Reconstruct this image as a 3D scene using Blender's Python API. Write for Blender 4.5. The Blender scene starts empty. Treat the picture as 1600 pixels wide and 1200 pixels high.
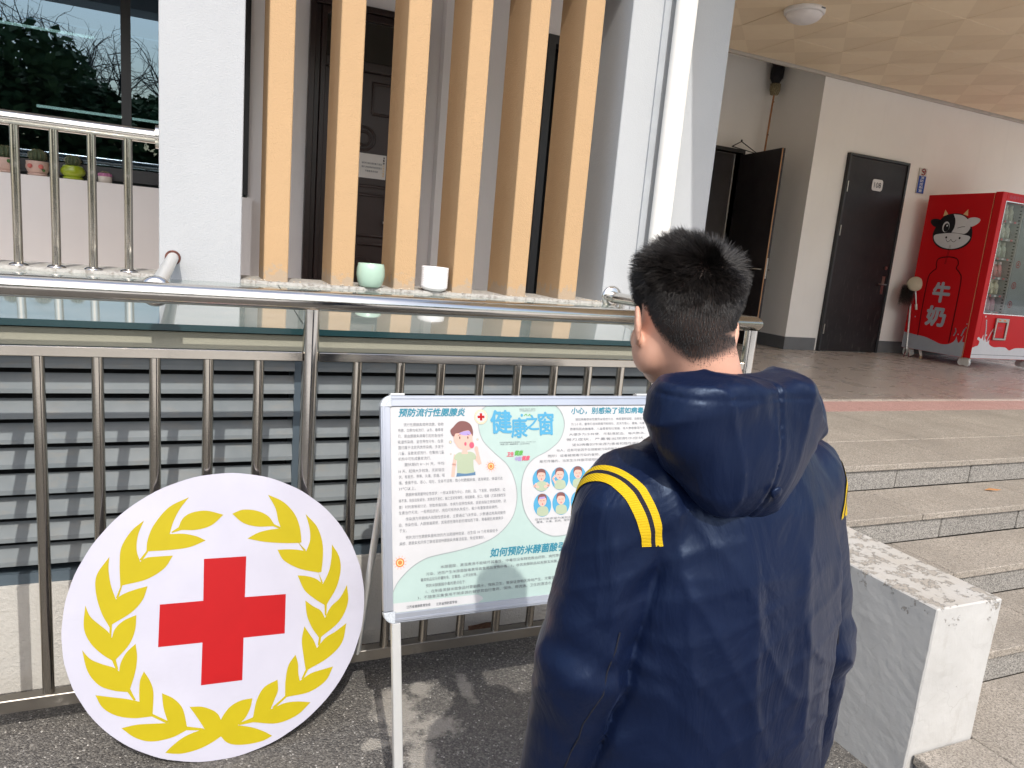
import bpy, bmesh, math, random
import numpy as np
from mathutils import Vector, Matrix, Euler
random.seed(7)
rng = np.random.default_rng(7)
scene = bpy.context.scene

# ------------------------------------------------------------------ camera
YAW, PITCH, ROLL, FPX = 24.040, 10.398, 5.066, 1122.25
def camera_axes():
    y, p, r = (math.radians(v) for v in (YAW, PITCH, ROLL))
    f = Vector((math.sin(y)*math.cos(p), math.cos(y)*math.cos(p), -math.sin(p)))
    rt = f.cross(Vector((0, 0, 1))).normalized()
    up = rt.cross(f)
    return rt*math.cos(r)+up*math.sin(r), -rt*math.sin(r)+up*math.cos(r), f
cam_data = bpy.data.cameras.new('camera')
cam = bpy.data.objects.new('camera', cam_data)
scene.collection.objects.link(cam)
_r, _u, _f = camera_axes()
cam.matrix_world = Matrix(((_r.x, _u.x, -_f.x, 0), (_r.y, _u.y, -_f.y, 0), (_r.z, _u.z, -_f.z, 1.5), (0, 0, 0, 1)))
cam_data.sensor_width = 36.0
cam_data.lens = FPX/1600*36.0
cam_data.clip_start = 0.05
cam_data.clip_end = 2000
scene.camera = cam

# ------------------------------------------------------------------ light
SUN = Vector((-0.17, -1.0, 1.10)).normalized()
world = bpy.data.worlds.new('World')
scene.world = world
world.use_nodes = True
wn = world.node_tree
wn.nodes.clear()
sky = wn.nodes.new('ShaderNodeTexSky')
sky.sky_type = 'NISHITA'
sky.sun_disc = False
sky.sun_elevation = math.asin(SUN.z)
sky.sun_rotation = math.atan2(SUN.x, SUN.y)
sky.air_density = 1.2
sky.dust_density = 3.0
sky.ozone_density = 1.0
bg = wn.nodes.new('ShaderNodeBackground')
bg.inputs['Strength'].default_value = 0.15
wo = wn.nodes.new('ShaderNodeOutputWorld')
wn.links.new(sky.outputs[0], bg.inputs[0])
wn.links.new(bg.outputs[0], wo.inputs[0])
sd = bpy.data.lights.new('sun', 'SUN')
sd.energy = 2.0
sd.angle = math.radians(0.55)
sd.color = (1.0, 0.96, 0.90)
sun = bpy.data.objects.new('sun', sd)
scene.collection.objects.link(sun)
sun.rotation_euler = (-SUN).to_track_quat('-Z', 'Y').to_euler()
sun.location = SUN*30
scene.view_settings.view_transform = 'Standard'
scene.view_settings.look = 'None'
scene.view_settings.gamma = 1
scene.view_settings.use_curve_mapping = False
scene.view_settings.exposure = 0.80
scene.cycles.max_bounces = 10
scene.cycles.diffuse_bounces = 6
scene.cycles.use_denoising = True

# ------------------------------------------------------------------ helpers
def link(o, parent=None):
    scene.collection.objects.link(o)
    if parent is not None:
        o.parent = parent
    return o
def tag(o, label=None, cat=None, group=None, kind=None):
    if label: o['label'] = label
    if cat: o['category'] = cat
    if group: o['group'] = group
    if kind: o['kind'] = kind
    return o
def empty(name, loc=(0, 0, 0), rz=0.0):
    o = bpy.data.objects.new(name, None)
    o.location = loc
    o.rotation_euler = (0, 0, rz)
    o.empty_display_size = 0.1
    scene.collection.objects.link(o)
    return o
def mesh_object(name, verts, faces, material, parent=None, smooth=False, mats=None, fmat=None):
    me = bpy.data.meshes.new(name)
    me.from_pydata([tuple(map(float, v)) for v in verts], [], [tuple(int(i) for i in f) for f in faces])
    for m in (mats or [material]):
        me.materials.append(m)
    if fmat is not None:
        me.polygons.foreach_set('material_index', np.array(fmat, dtype=np.int32))
    if smooth:
        me.polygons.foreach_set('use_smooth', [True]*len(me.polygons))
    me.update()
    return link(bpy.data.objects.new(name, me), parent)

class MB:
    """collects shapes, links them as one mesh"""
    def __init__(self):
        self.v, self.f, self.s = [], [], []
    def add(self, verts, faces, smooth=False):
        n = len(self.v)
        self.v += [tuple(v) for v in verts]
        self.f += [tuple(i+n for i in f) for f in faces]
        self.s += [smooth]*len(faces)
        return self
    def box(self, x0, x1, y0, y1, z0, z1):
        v = [(x, y, z) for z in (z0, z1) for y in (y0, y1) for x in (x0, x1)]
        return self.add(v, [(0, 2, 3, 1), (4, 5, 7, 6), (0, 1, 5, 4), (2, 6, 7, 3), (0, 4, 6, 2), (1, 3, 7, 5)])
    def tube(self, pts, r, n=16, caps=True, r1=None):
        pts = [Vector(p) for p in pts]
        rings = []
        N = len(pts)
        prev = None
        for i, p in enumerate(pts):
            if i == 0: d = (pts[1]-p).normalized()
            elif i == N-1: d = (p-pts[i-1]).normalized()
            else: d = ((pts[i+1]-p).normalized()+(p-pts[i-1]).normalized()).normalized()
            if prev is None:
                a = d.cross(Vector((0, 0, 1)))
                if a.length < 1e-3: a = d.cross(Vector((0, 1, 0)))
                a.normalize()
            else:
                a = (prev-d*prev.dot(d)).normalized()
            prev = a
            b = d.cross(a)
            rr = r if r1 is None else r+(r1-r)*i/(N-1)
            # widen mitred corners
            k = 1.0
            if 0 < i < N-1:
                c = (pts[i+1]-p).normalized().dot((p-pts[i-1]).normalized())
                k = 1.0/max(0.5, math.sqrt((1+c)/2))
                bend = ((pts[i+1]-p).normalized()-(p-pts[i-1]).normalized())
                if bend.length > 1e-4:
                    bend.normalize()
                    rings.append([p+(a*math.cos(t)+b*math.sin(t))*rr + bend*((a*math.cos(t)+b*math.sin(t)).dot(bend)*rr*(k-1)) for t in [2*math.pi*j/n for j in range(n)]])
                    continue
            rings.append([p+(a*math.cos(t)+b*math.sin(t))*rr for t in [2*math.pi*j/n for j in range(n)]])
        v = [q for ring in rings for q in ring]
        f = []
        for i in range(N-1):
            for j in range(n):
                k = (j+1) % n
                f.append((i*n+j, i*n+k, (i+1)*n+k, (i+1)*n+j))
        self.add(v, f, True)
        if caps:
            self.add([v[j] for j in range(n)], [tuple(range(n-1, -1, -1))])
            self.add([v[(N-1)*n+j] for j in range(n)], [tuple(range(n))])
        return self
    def lathe(self, prof, c=(0, 0, 0), n=32, axis='z'):
        v, f = [], []
        for r, z in prof:
            for j in range(n):
                t = 2*math.pi*j/n
                if axis == 'z': v.append((c[0]+r*math.cos(t), c[1]+r*math.sin(t), c[2]+z))
                else: v.append((c[0]+r*math.cos(t), c[1]+z, c[2]+r*math.sin(t)))
        for i in range(len(prof)-1):
            for j in range(n):
                k = (j+1) % n
                f.append((i*n+j, i*n+k, (i+1)*n+k, (i+1)*n+j))
        return self.add(v, f, True)
    def prism(self, poly, fn, t):
        """poly 2D points; fn(u, v, w) -> 3D, extruded from w=0 to w=t"""
        n = len(poly)
        v = [fn(a, b, 0) for a, b in poly]+[fn(a, b, t) for a, b in poly]
        f = [tuple(range(n)), tuple(range(2*n-1, n-1, -1))]+[(j, (j+1) % n+0, (j+1) % n+n, j+n) for j in range(n)]
        return self.add(v, f)
    def build(self, name, material, parent=None, bevel=0.0, normals=True):
        me = bpy.data.meshes.new(name)
        me.from_pydata(self.v, [], self.f)
        me.materials.append(material)
        me.polygons.foreach_set('use_smooth', self.s)
        if normals or bevel:
            bm = bmesh.new(); bm.from_mesh(me)
            if bevel:
                es = [e for e in bm.edges if len(e.link_faces) == 2 and not e.smooth or (len(e.link_faces) == 2 and e.calc_face_angle(0) > 0.6)]
                bmesh.ops.recalc_face_normals(bm, faces=bm.faces)
                bmesh.ops.bevel(bm, geom=es, offset=bevel, segments=1, affect='EDGES', profile=0.5)
            bmesh.ops.recalc_face_normals(bm, faces=bm.faces)
            bm.to_mesh(me); bm.free()
        me.update()
        return link(bpy.data.objects.new(name, me), parent)

# ------------------------------------------------------------------ materials
MATS = {}
class NT:
    def __init__(self, name):
        self.m = bpy.data.materials.new(name)
        self.m.use_nodes = True
        self.t = self.m.node_tree
        self.b = self.t.nodes['Principled BSDF']
        self.out = self.t.nodes['Material Output']
        self.co = self.n('ShaderNodeTexCoord').outputs['Object']
    def n(self, typ, **kw):
        nd = self.t.nodes.new(typ)
        for k, v in kw.items(): setattr(nd, k, v)
        return nd
    def l(self, a, b): self.t.links.new(a, b)
    def world(self):
        self.co = self.n('ShaderNodeNewGeometry').outputs['Position']
        return self
    def scaled(self, sx, sy, sz):
        mp = self.n('ShaderNodeMapping')
        self.l(self.co, mp.inputs[0])
        mp.inputs['Scale'].default_value = (sx, sy, sz)
        return mp.outputs[0]
    def noise(self, scale, detail=4, rough=0.55, vec=None, dist=0.0):
        nd = self.n('ShaderNodeTexNoise')
        nd.inputs['Scale'].default_value = scale
        nd.inputs['Detail'].default_value = detail
        nd.inputs['Roughness'].default_value = rough
        nd.inputs['Distortion'].default_value = dist
        self.l(vec or self.co, nd.inputs['Vector'])
        return nd.outputs['Fac']
    def voronoi(self, scale, feature='F1', out='Distance', vec=None, rnd=1.0):
        nd = self.n('ShaderNodeTexVoronoi', feature=feature)
        nd.inputs['Scale'].default_value = scale
        nd.inputs['Randomness'].default_value = rnd
        self.l(vec or self.co, nd.inputs['Vector'])
        return nd.outputs[out]
    def ramp(self, fac, stops):
        nd = self.n('ShaderNodeValToRGB')
        el = nd.color_ramp.elements
        while len(el) < len(stops): el.new(0.5)
        for e, (p, c) in zip(el, stops):
            e.position = p
            e.color = (*c, 1) if hasattr(c, '__len__') else (c, c, c, 1)
        self.l(fac, nd.inputs[0])
        return nd.outputs[0]
    def mix(self, fac, a, b, mode='MIX'):
        nd = self.n('ShaderNodeMix', data_type='RGBA', blend_type=mode)
        for s, v in ((0, fac), (6, a), (7, b)):
            if hasattr(v, 'is_linked') or hasattr(v, 'links'): self.l(v, nd.inputs[s])
            elif s == 0: nd.inputs[s].default_value = v
            else: nd.inputs[s].default_value = (*v, 1) if hasattr(v, '__len__') else (v, v, v, 1)
        return nd.outputs[2]
    def math(self, op, a, b=None, c=None):
        nd = self.n('ShaderNodeMath', operation=op)
        for i, v in enumerate((a, b, c)):
            if v is None: continue
            if hasattr(v, 'links'): self.l(v, nd.inputs[i])
            else: nd.inputs[i].default_value = v
        return nd.outputs[0]
    def bump(self, h, strength, dist=0.01, chain=None):
        nd = self.n('ShaderNodeBump')
        nd.inputs['Strength'].default_value = strength
        nd.inputs['Distance'].default_value = dist
        self.l(h, nd.inputs['Height'])
        if chain is not None: self.l(chain, nd.inputs['Normal'])
        self.l(nd.outputs[0], self.b.inputs['Normal'])
        return nd.outputs[0]
    def base(self, v):
        if hasattr(v, 'links'): self.l(v, self.b.inputs['Base Color'])
        else: self.b.inputs['Base Color'].default_value = (*v, 1)
        return self
    def set(self, **kw):
        for k, v in kw.items():
            s = self.b.inputs[k.replace('_', ' ')]
            if hasattr(v, 'links'): self.l(v, s)
            elif hasattr(v, '__len__') and len(v) == 3: s.default_value = (*v, 1)
            else: s.default_value = v
        return self

def plain(name, col, rough=0.5, metal=0.0, var=0.08, scale=6.0, bump=0.0, bscale=80.0, spec=0.5, coat=0.0):
    m = NT(name)
    a = tuple(c*(1-var) for c in col); b = tuple(min(1, c*(1+var)) for c in col)
    m.base(m.ramp(m.noise(scale, 6), [(0.3, a), (0.7, b)]))
    m.set(Roughness=rough, Metallic=metal, Specular_IOR_Level=spec, Coat_Weight=coat)
    if bump: m.bump(m.noise(bscale, 3), bump, 0.002)
    return m.m

def stucco(name, col, grain=1.0, dirt=0.25, low=None, stipple=150):
    m = NT(name).world()
    big = m.noise(1.3, 6)
    c = m.ramp(big, [(0.3, tuple(x*0.93 for x in col)), (0.7, col)])
    streak = m.noise(1.0, 5, vec=m.scaled(9, 9, 0.7))
    c = m.mix(m.ramp(streak, [(0.55, 0.0), (0.8, dirt)]), c, tuple(x*0.72 for x in col))
    if low is not None:   # scuffed, bare patches just above the sill
        z0, bare = low
        zz = m.n('ShaderNodeSeparateXYZ'); m.l(m.co, zz.inputs[0])
        h = m.math('SUBTRACT', zz.outputs[2], z0)
        mask = m.math('LESS_THAN', h, m.math('MULTIPLY', m.math('SUBTRACT', m.noise(22, 6, 0.7), 0.36), 0.28))
        c = m.mix(m.math('MULTIPLY', mask, 0.75), c, bare)
    m.base(c)
    m.set(Roughness=0.85, Specular_IOR_Level=0.25)
    h1 = m.noise(stipple, 3, 0.6)
    h2 = m.noise(28, 4)
    b1 = m.bump(h2, 0.25*grain, 0.004)
    nd = m.n('ShaderNodeBump'); nd.inputs['Strength'].default_value = 0.55*grain; nd.inputs['Distance'].default_value = 0.003
    m.l(h1, nd.inputs['Height']); m.l(b1, nd.inputs['Normal']); m.l(nd.outputs[0], m.b.inputs['Normal'])
    return m.m

M_WHITE = stucco('white_stucco', (0.405, 0.415, 0.43), 1.1, 0.12)
M_COLR = stucco('white_painted_column', (0.42, 0.435, 0.45), 0.9, 0.10)
M_ORANGE = stucco('orange_stucco', (0.455, 0.300, 0.165), 1.4, 0.12, (1.285, (0.36, 0.29, 0.22)), 170)
M_GREYST = stucco('inner_wall_paint', (0.83, 0.80, 0.79), 0.25, 0.10)
M_PORCHW = stucco('porch_wall_paint', (0.86, 0.83, 0.78), 0.2, 0.12)
M_BASEW = stucco('rough_white_base', (0.48, 0.465, 0.43), 1.8, 0.35, None, 110)
M_BEAM = stucco('cream_concrete', (0.34, 0.33, 0.26), 0.6, 0.5)
M_SKIRT = plain('grey_skirting', (0.14, 0.145, 0.15), 0.5)
M_DARK = plain('dark_frame', (0.018, 0.018, 0.020), 0.4)

def steel(name, rough=0.14, col=(0.60, 0.57, 0.53)):
    m = NT(name)
    m.base(m.ramp(m.noise(3, 5), [(0.3, tuple(c*0.9 for c in col)), (0.75, col)]))
    scr = m.noise(60, 3, vec=m.scaled(1, 1, 12))
    rr = m.ramp(m.noise(9, 6, 0.7), [(0.35, rough*0.7), (0.6, rough), (0.8, rough*2.2)])
    m.set(Metallic=1.0, Roughness=rr)
    m.bump(scr, 0.05, 0.002)
    return m.m
M_STEEL = steel('polished_steel', 0.17, (0.66, 0.63, 0.59))
M_STEELD = steel('dull_steel', 0.34, (0.44, 0.41, 0.37))
M_BOT = steel('weathered_steel', 0.5, (0.34, 0.315, 0.28))
M_BAL = steel('baluster_steel', 0.17, (0.54, 0.50, 0.44))
M_ALU = steel('brushed_aluminium', 0.30, (0.80, 0.81, 0.84))
M_ALUF = plain('anodised_aluminium', (0.44, 0.465, 0.52), 0.36, 0.6, 0.05)
M_LEG = plain('painted_aluminium_leg', (0.66, 0.66, 0.64), 0.38, 0.5, 0.03)
M_PVC = plain('white_pvc', (0.80, 0.79, 0.76), 0.42, 0, 0.03)

def asphalt():
    m = NT('asphalt').world()
    v = m.voronoi(190, out='Color')
    sep = m.n('ShaderNodeSeparateColor'); m.l(v, sep.inputs[0])
    agg = m.ramp(sep.outputs[0], [(0.0, (0.055, 0.052, 0.050)), (0.5, (0.105, 0.098, 0.090)), (0.80, (0.16, 0.15, 0.135)), (0.97, (0.20, 0.19, 0.17)), (1.0, (0.45, 0.43, 0.40))])
    big = m.noise(1.6, 8, 0.6)
    c = m.mix(m.ramp(big, [(0.35, 0.0), (0.7, 0.45)]), agg, (0.135, 0.125, 0.112))
    # spilled cement: its own splash shapes
    sepx = m.n('ShaderNodeSeparateXYZ'); m.l(m.co, sepx.inputs[0])
    tot = None
    for (x, y, rx, ry) in ((0.60, 2.02, 0.085, 0.17), (0.70, 1.93, 0.09, 0.07), (0.62, 1.80, 0.06, 0.09), (0.50, 1.90, 0.05, 0.03), (0.86, 2.10, 0.03, 0.10), (0.71, 2.13, 0.05, 0.05)):
        dx = m.math('DIVIDE', m.math('SUBTRACT', sepx.outputs[0], x), rx)
        dy = m.math('DIVIDE', m.math('SUBTRACT', sepx.outputs[1], y), ry)
        d = m.math('SQRT', m.math('ADD', m.math('MULTIPLY', dx, dx), m.math('MULTIPLY', dy, dy)))
        tot = d if tot is None else m.math('MINIMUM', tot, d)
    edge = m.math('ADD', tot, m.math('MULTIPLY', m.math('SUBTRACT', m.noise(22, 7, 0.7), 0.5), 2.6))
    mask = m.ramp(edge, [(0.55, 1.0), (0.85, 0.35), (1.05, 0.0)])
    c = m.mix(m.math('MULTIPLY', mask, 0.85), c, m.mix(0.25, (0.40, 0.37, 0.32), agg))
    m.base(c).set(Roughness=0.9, Specular_IOR_Level=0.3)
    h = m.voronoi(190)
    b = m.bump(m.noise(9, 4), 0.3, 0.02)
    nd = m.n('ShaderNodeBump'); nd.inputs['Strength'].default_value = 0.9; nd.inputs['Distance'].default_value = 0.004
    nd.invert = True
    m.l(h, nd.inputs['Height']); m.l(b, nd.inputs['Normal']); m.l(nd.outputs[0], m.b.inputs['Normal'])
    return m.m
M_ASPH = asphalt()

def granite(name, dark, light, rough=0.75, polish=False, stain=True):
    m = NT(name).world()
    v = m.voronoi(260, out='Color')
    sep = m.n('ShaderNodeSeparateColor'); m.l(v, sep.inputs[0])
    c = m.ramp(sep.outputs[0], [(0.0, tuple(x*0.55 for x in dark)), (0.25, dark), (0.75, light), (1.0, tuple(min(1, x*1.25) for x in light))])
    obi = m.n('ShaderNodeObjectInfo').outputs['Random']
    c = m.mix(1.0, c, m.ramp(obi, [(0, 0.86), (1, 1.0)]), 'MULTIPLY')
    if stain:
        st = m.noise(2.2, 8, 0.62)
        c = m.mix(m.ramp(st, [(0.42, 0.0), (0.72, 0.55)]), c, tuple(x*0.62 for x in dark))
        c = m.mix(m.ramp(m.noise(14, 6, 0.7), [(0.5, 0.0), (0.8, 0.35)]), c, (0.22, 0.19, 0.15))
    m.base(c).set(Roughness=rough, Specular_IOR_Level=0.5 if polish else 0.3)
    if polish:
        m.set(Roughness=m.ramp(m.noise(3, 6), [(0.3, rough), (0.8, rough*1.8)]))
        m.bump(m.noise(4, 2), 0.006, 0.01)
    else:
        m.bump(m.noise(140, 4, 0.7, vec=m.scaled(1, 0.35, 1)), 0.5, 0.003)
    return m.m
M_TREAD = granite('flamed_granite', (0.25, 0.222, 0.188), (0.35, 0.315, 0.27))
M_RISER = granite('grey_granite_riser', (0.17, 0.162, 0.15), (0.285, 0.272, 0.25), 0.6, stain=False)
M_PFLOOR = granite('polished_granite_floor', (0.44, 0.385, 0.34), (0.62, 0.56, 0.50), 0.22, True, False)
M_PINK = granite('pink_granite', (0.30, 0.17, 0.15), (0.42, 0.26, 0.235), 0.5, True, False)

def worn_wall():
    m = NT('worn_white_plaster').world()
    sp = m.n('ShaderNodeSeparateXYZ'); m.l(m.co, sp.inputs[0])
    white = m.ramp(m.noise(5, 7), [(0.3, (0.41, 0.405, 0.39)), (0.7, (0.475, 0.47, 0.455))])
    # hairline cracks
    cr = m.voronoi(7, 'DISTANCE_TO_EDGE', vec=m.n('ShaderNodeVectorMath', operation='ADD').outputs[0])
    wob = m.n('ShaderNodeTexNoise'); wob.inputs['Scale'].default_value = 6; m.l(m.co, wob.inputs['Vector'])
    add = [n for n in m.t.nodes if n.bl_idname == 'ShaderNodeVectorMath'][0]
    m.l(m.co, add.inputs[0])
    sc = m.n('ShaderNodeVectorMath', operation='SCALE'); m.l(wob.outputs['Color'], sc.inputs[0]); sc.inputs['Scale'].default_value = 0.25
    m.l(sc.outputs[0], add.inputs[1])
    crm = m.math('MULTIPLY', m.ramp(cr, [(0.0, 1.0), (0.012, 0.0)]), m.ramp(m.noise(3, 2), [(0.45, 0.0), (0.6, 1.0)]))
    c = m.mix(m.math('MULTIPLY', crm, 0.35), white, (0.22, 0.20, 0.17))
    # dirt film and chipped edges
    c = m.mix(m.ramp(m.noise(4, 8, 0.7), [(0.5, 0.0), (0.85, 0.4)]), c, (0.40, 0.385, 0.35))
    c = m.mix(m.ramp(m.noise(9, 6, 0.75, vec=m.scaled(1, 1, 0.5)), [(0.58, 0.0), (0.74, 0.6)]), c, (0.34, 0.32, 0.29))
    chips = m.noise(17, 8, 0.75)
    gn = m.n('ShaderNodeSeparateXYZ'); m.l(m.n('ShaderNodeNewGeometry').outputs['True Normal'], gn.inputs[0])
    c = m.mix(m.math('MULTIPLY', m.ramp(gn.outputs[2], [(0.6, 0.0), (0.9, 1.0)]), m.ramp(m.noise(6, 8, 0.7), [(0.3, 0.25), (0.75, 0.85)])), c, (0.37, 0.335, 0.285))
    near_top = m.ramp(m.math('SUBTRACT', 0.60, sp.outputs[2]), [(0.0, 0.16), (0.05, 0.10), (0.12, 0.0)])
    chipm = m.ramp(m.math('ADD', chips, near_top), [(0.695, 0.0), (0.715, 1.0)])
    c = m.mix(m.math('MULTIPLY', chipm, 0.8), c, (0.30, 0.27, 0.23))
    m.base(c).set(Roughness=0.85, Specular_IOR_Level=0.25)
    b = m.bump(m.noise(45, 5), 0.35, 0.004)
    nd = m.n('ShaderNodeBump'); nd.invert = True; nd.inputs['Strength'].default_value = 0.8; nd.inputs['Distance'].default_value = 0.004
    m.l(chipm, nd.inputs['Height']); m.l(b, nd.inputs['Normal']); m.l(nd.outputs[0], m.b.inputs['Normal'])
    return m.m
M_WORN = worn_wall()

# ================================================================== setting
ground = MB().add([(-300, -300, 0), (300, -300, 0), (300, 300, 0), (-300, 300, 0)], [(0, 1, 2, 3)]).build('ground', M_ASPH, normals=False)
yard = MB().add([(-120, -140, 0.004), (120, -140, 0.004), (120, -1.6, 0.004), (-120, -1.6, 0.004), (2.6, -1.6, 0.004), (120, -1.6, 0.004), (120, 0.95, 0.004), (2.6, 0.95, 0.004)], [(0, 1, 2, 3), (4, 5, 6, 7)]).build('bounce_ground', plain('pale_bounce', (0.58, 0.56, 0.52), 0.85, 0, 0.12, 0.6), normals=False)  # unseen pale sheets added to bounce sunlight up into the porch
tag(yard, 'added pale ground sheets out of view, bouncing light into the porch', kind='structure')
tag(ground, 'rough grey asphalt with pale cement spills beside the notice board', kind='structure')

building = empty('building', (0, 3.38, 0))
tag(building, 'white school building with orange vertical fins, corridor windows and a covered porch', 'building')
def bp(mb, name, mat, parent=None, bevel=0.0):
    o = mb.build(name, mat, None, bevel)
    par = parent or building
    o.parent = par
    o.matrix_parent_inverse = Matrix.Translation(building.location).inverted() if par is building else Matrix.Identity(4)
    return o
YF, YI = 3.38, 5.15
# --- shell
bp(MB().box(-7, 2.05, 2.46, 2.60, -0.05, 0.357), 'base_wall', M_BASEW)
bp(MB().box(-7, 2.05, 2.430, 2.60, 1.10, 1.168), 'concrete_beam', M_BEAM)
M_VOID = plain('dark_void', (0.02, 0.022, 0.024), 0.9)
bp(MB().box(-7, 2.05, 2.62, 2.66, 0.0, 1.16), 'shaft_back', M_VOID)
bp(MB().box(-7, 2.05, YF+0.02, YF+0.30, 0.0, 1.262).box(1.99, 2.05, 2.60, YF, 0.0, 1.168), 'parapet', M_GREYST)
# sill with a crumbling plaster edge
v, f = [], []
nx = 420
xs = np.linspace(-7, 1.99, nx)
for i, x in enumerate(xs):
    e = 0.006*rng.random()+0.003*math.sin(x*31)+0.003*math.sin(x*83)-0.006
    t = 0.0012*rng.random()
    v += [(x, YF-0.012-e, 1.264), (x, YF-0.008-e, 1.276+t), (x, YF+0.02, 1.278), (x, YF+0.31, 1.279)]
for i in range(nx-1):
    for j in range(3):
        f.append((i*4+j, (i+1)*4+j, (i+1)*4+j+1, i*4+j+1))
sill_m = NT('flaking_sill_paint').world()
sill_m.base(sill_m.mix(sill_m.ramp(sill_m.noise(40, 7, 0.75), [(0.50, 0.0), (0.58, 0.9)]), (0.37, 0.36, 0.335), (0.20, 0.18, 0.16))).set(Roughness=0.9)
sill_m.bump(sill_m.noise(60, 5), 0.8, 0.006)
o = mesh_object('sill', v, f, sill_m.m); o.parent = building; o.matrix_parent_inverse = Matrix.Translation(building.location).inverted()
M_RUBBLE = plain('plaster_crumbs', (0.50, 0.43, 0.34), 0.95, var=0.3, scale=60)
mb = MB()
for k in range(260):   # crumbs fallen at the foot of the fins
    i = rng.integers(0, 6); x = 0.263+0.2936*i+rng.normal(0.05, 0.05); y = YF-0.004+rng.random()*0.04
    if k > 200: x = 2.0-rng.random()*0.12; y = YF+rng.random()*0.05
    s = 0.0015+0.004*rng.random()**2
    p = [(x+s*a*(0.6+rng.random()), y+s*b*(0.6+rng.random()), 1.277+s*(c+0.6)) for a, b, c in ((1, 0, 0), (-1, 0, 0), (0, 1, 0), (0, -1, 0), (0, 0, 1), (0, 0, -1))]
    mb.add(p, [(0, 2, 4), (2, 1, 4), (1, 3, 4), (3, 0, 4), (2, 0, 5), (1, 2, 5), (3, 1, 5), (0, 3, 5)])
o = bp(mb, 'plaster_crumbs', M_RUBBLE); o['kind'] = 'stuff'
bp(MB().box(-0.152, 0.167, YF-0.02, YF+0.32, 1.255, 2.964), 'column', M_WHITE, bevel=0.003)
bp(MB().box(1.99, 2.61, YF, YF+0.30, 0.0, 2.964), 'column', M_COLR, bevel=0.004)
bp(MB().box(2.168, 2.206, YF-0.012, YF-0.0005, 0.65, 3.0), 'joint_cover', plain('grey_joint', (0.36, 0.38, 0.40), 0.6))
for i in range(6):
    x = 0.263+0.2936*i
    bp(MB().box(x, x+0.104, YF+0.006, YF+0.285, 1.272, 2.964), 'fin', M_ORANGE, bevel=0.004)
bp(MB().box(-7, 2.61, YF, YF+0.32, 2.960, 4.2), 'lintel', M_WHITE)
bp(MB().box(-7, 11.2, YF+0.4, 12, 4.5, 6.5).box(-7, 2.61, YF+0.001, YF+0.4, 4.2, 6.5), 'upper_floor', M_WHITE)
bp(MB().box(-7, 2.62, YF+0.32, YI+0.1, 3.35, 3.5), 'corridor_ceiling', M_GREYST)
bp(MB().box(-7, 3.8, YF+0.30, YI+0.1, 0.5, 0.65), 'corridor_floor', M_PFLOOR)
# corridor inner wall with openings: window, brown door, dark doorway
W0, W1, WZ0, WZ1 = -5.0, 0.288, 1.712, 3.2
D0, D1, DZ = 0.643, 1.40, 3.0
K0, K1, KZ = 2.342, 3.2, 3.09
mb = MB()
mb.box(-7, W0, YI, YI+0.2, 0.65, 3.35)
mb.box(W0, W1+0.02, YI-0.12, YI+0.2, 0.65, WZ0-0.021).box(W0, W1, YI, YI+0.2, WZ1, 3.35)
mb.box(W1, D0, YI, YI+0.2, 0.65, 3.35).box(D0, D1, YI, YI+0.2, DZ, 3.35)
mb.box(D1, K0, YI, YI+0.2, 0.65, 3.35).box(K0, K1, YI, YI+0.2, KZ, 3.35).box(K1, 3.8, YI, YI+0.2, 0.65, 4.5).box(2.62, K1, YI, YI+0.2, 3.35, 4.5)
bp(mb, 'inner_wall', M_GREYST)
bp(MB().box(1.53, 2.16, 5.06, YI-0.001, 0.65, 3.35), 'pilaster', M_GREYST)
# rooms behind
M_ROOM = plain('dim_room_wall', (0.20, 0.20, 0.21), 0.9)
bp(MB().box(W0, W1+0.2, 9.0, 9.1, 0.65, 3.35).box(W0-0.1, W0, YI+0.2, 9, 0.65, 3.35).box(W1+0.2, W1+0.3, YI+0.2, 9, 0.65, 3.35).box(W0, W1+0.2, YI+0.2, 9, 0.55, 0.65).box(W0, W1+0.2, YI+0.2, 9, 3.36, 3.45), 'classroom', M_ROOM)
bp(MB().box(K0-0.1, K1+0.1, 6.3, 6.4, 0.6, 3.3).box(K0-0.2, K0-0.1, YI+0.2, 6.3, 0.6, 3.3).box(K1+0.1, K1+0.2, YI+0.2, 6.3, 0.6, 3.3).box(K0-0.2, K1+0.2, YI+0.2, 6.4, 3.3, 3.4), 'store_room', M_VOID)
M_DOORB = plain('dark_brown_door', (0.028, 0.014, 0.012), 0.32, 0, 0.15, 3, 0.05, 30)
bp(MB().box(K0, K0+0.06, YI-0.02, YI+0.1, 0.65, KZ).box(K1-0.06, K1, YI-0.02, YI+0.1, 0.65, KZ).box(K0+0.06, K1-0.06, YI-0.02, YI+0.1, KZ-0.06, KZ), 'door_frame', M_DARK)

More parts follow.
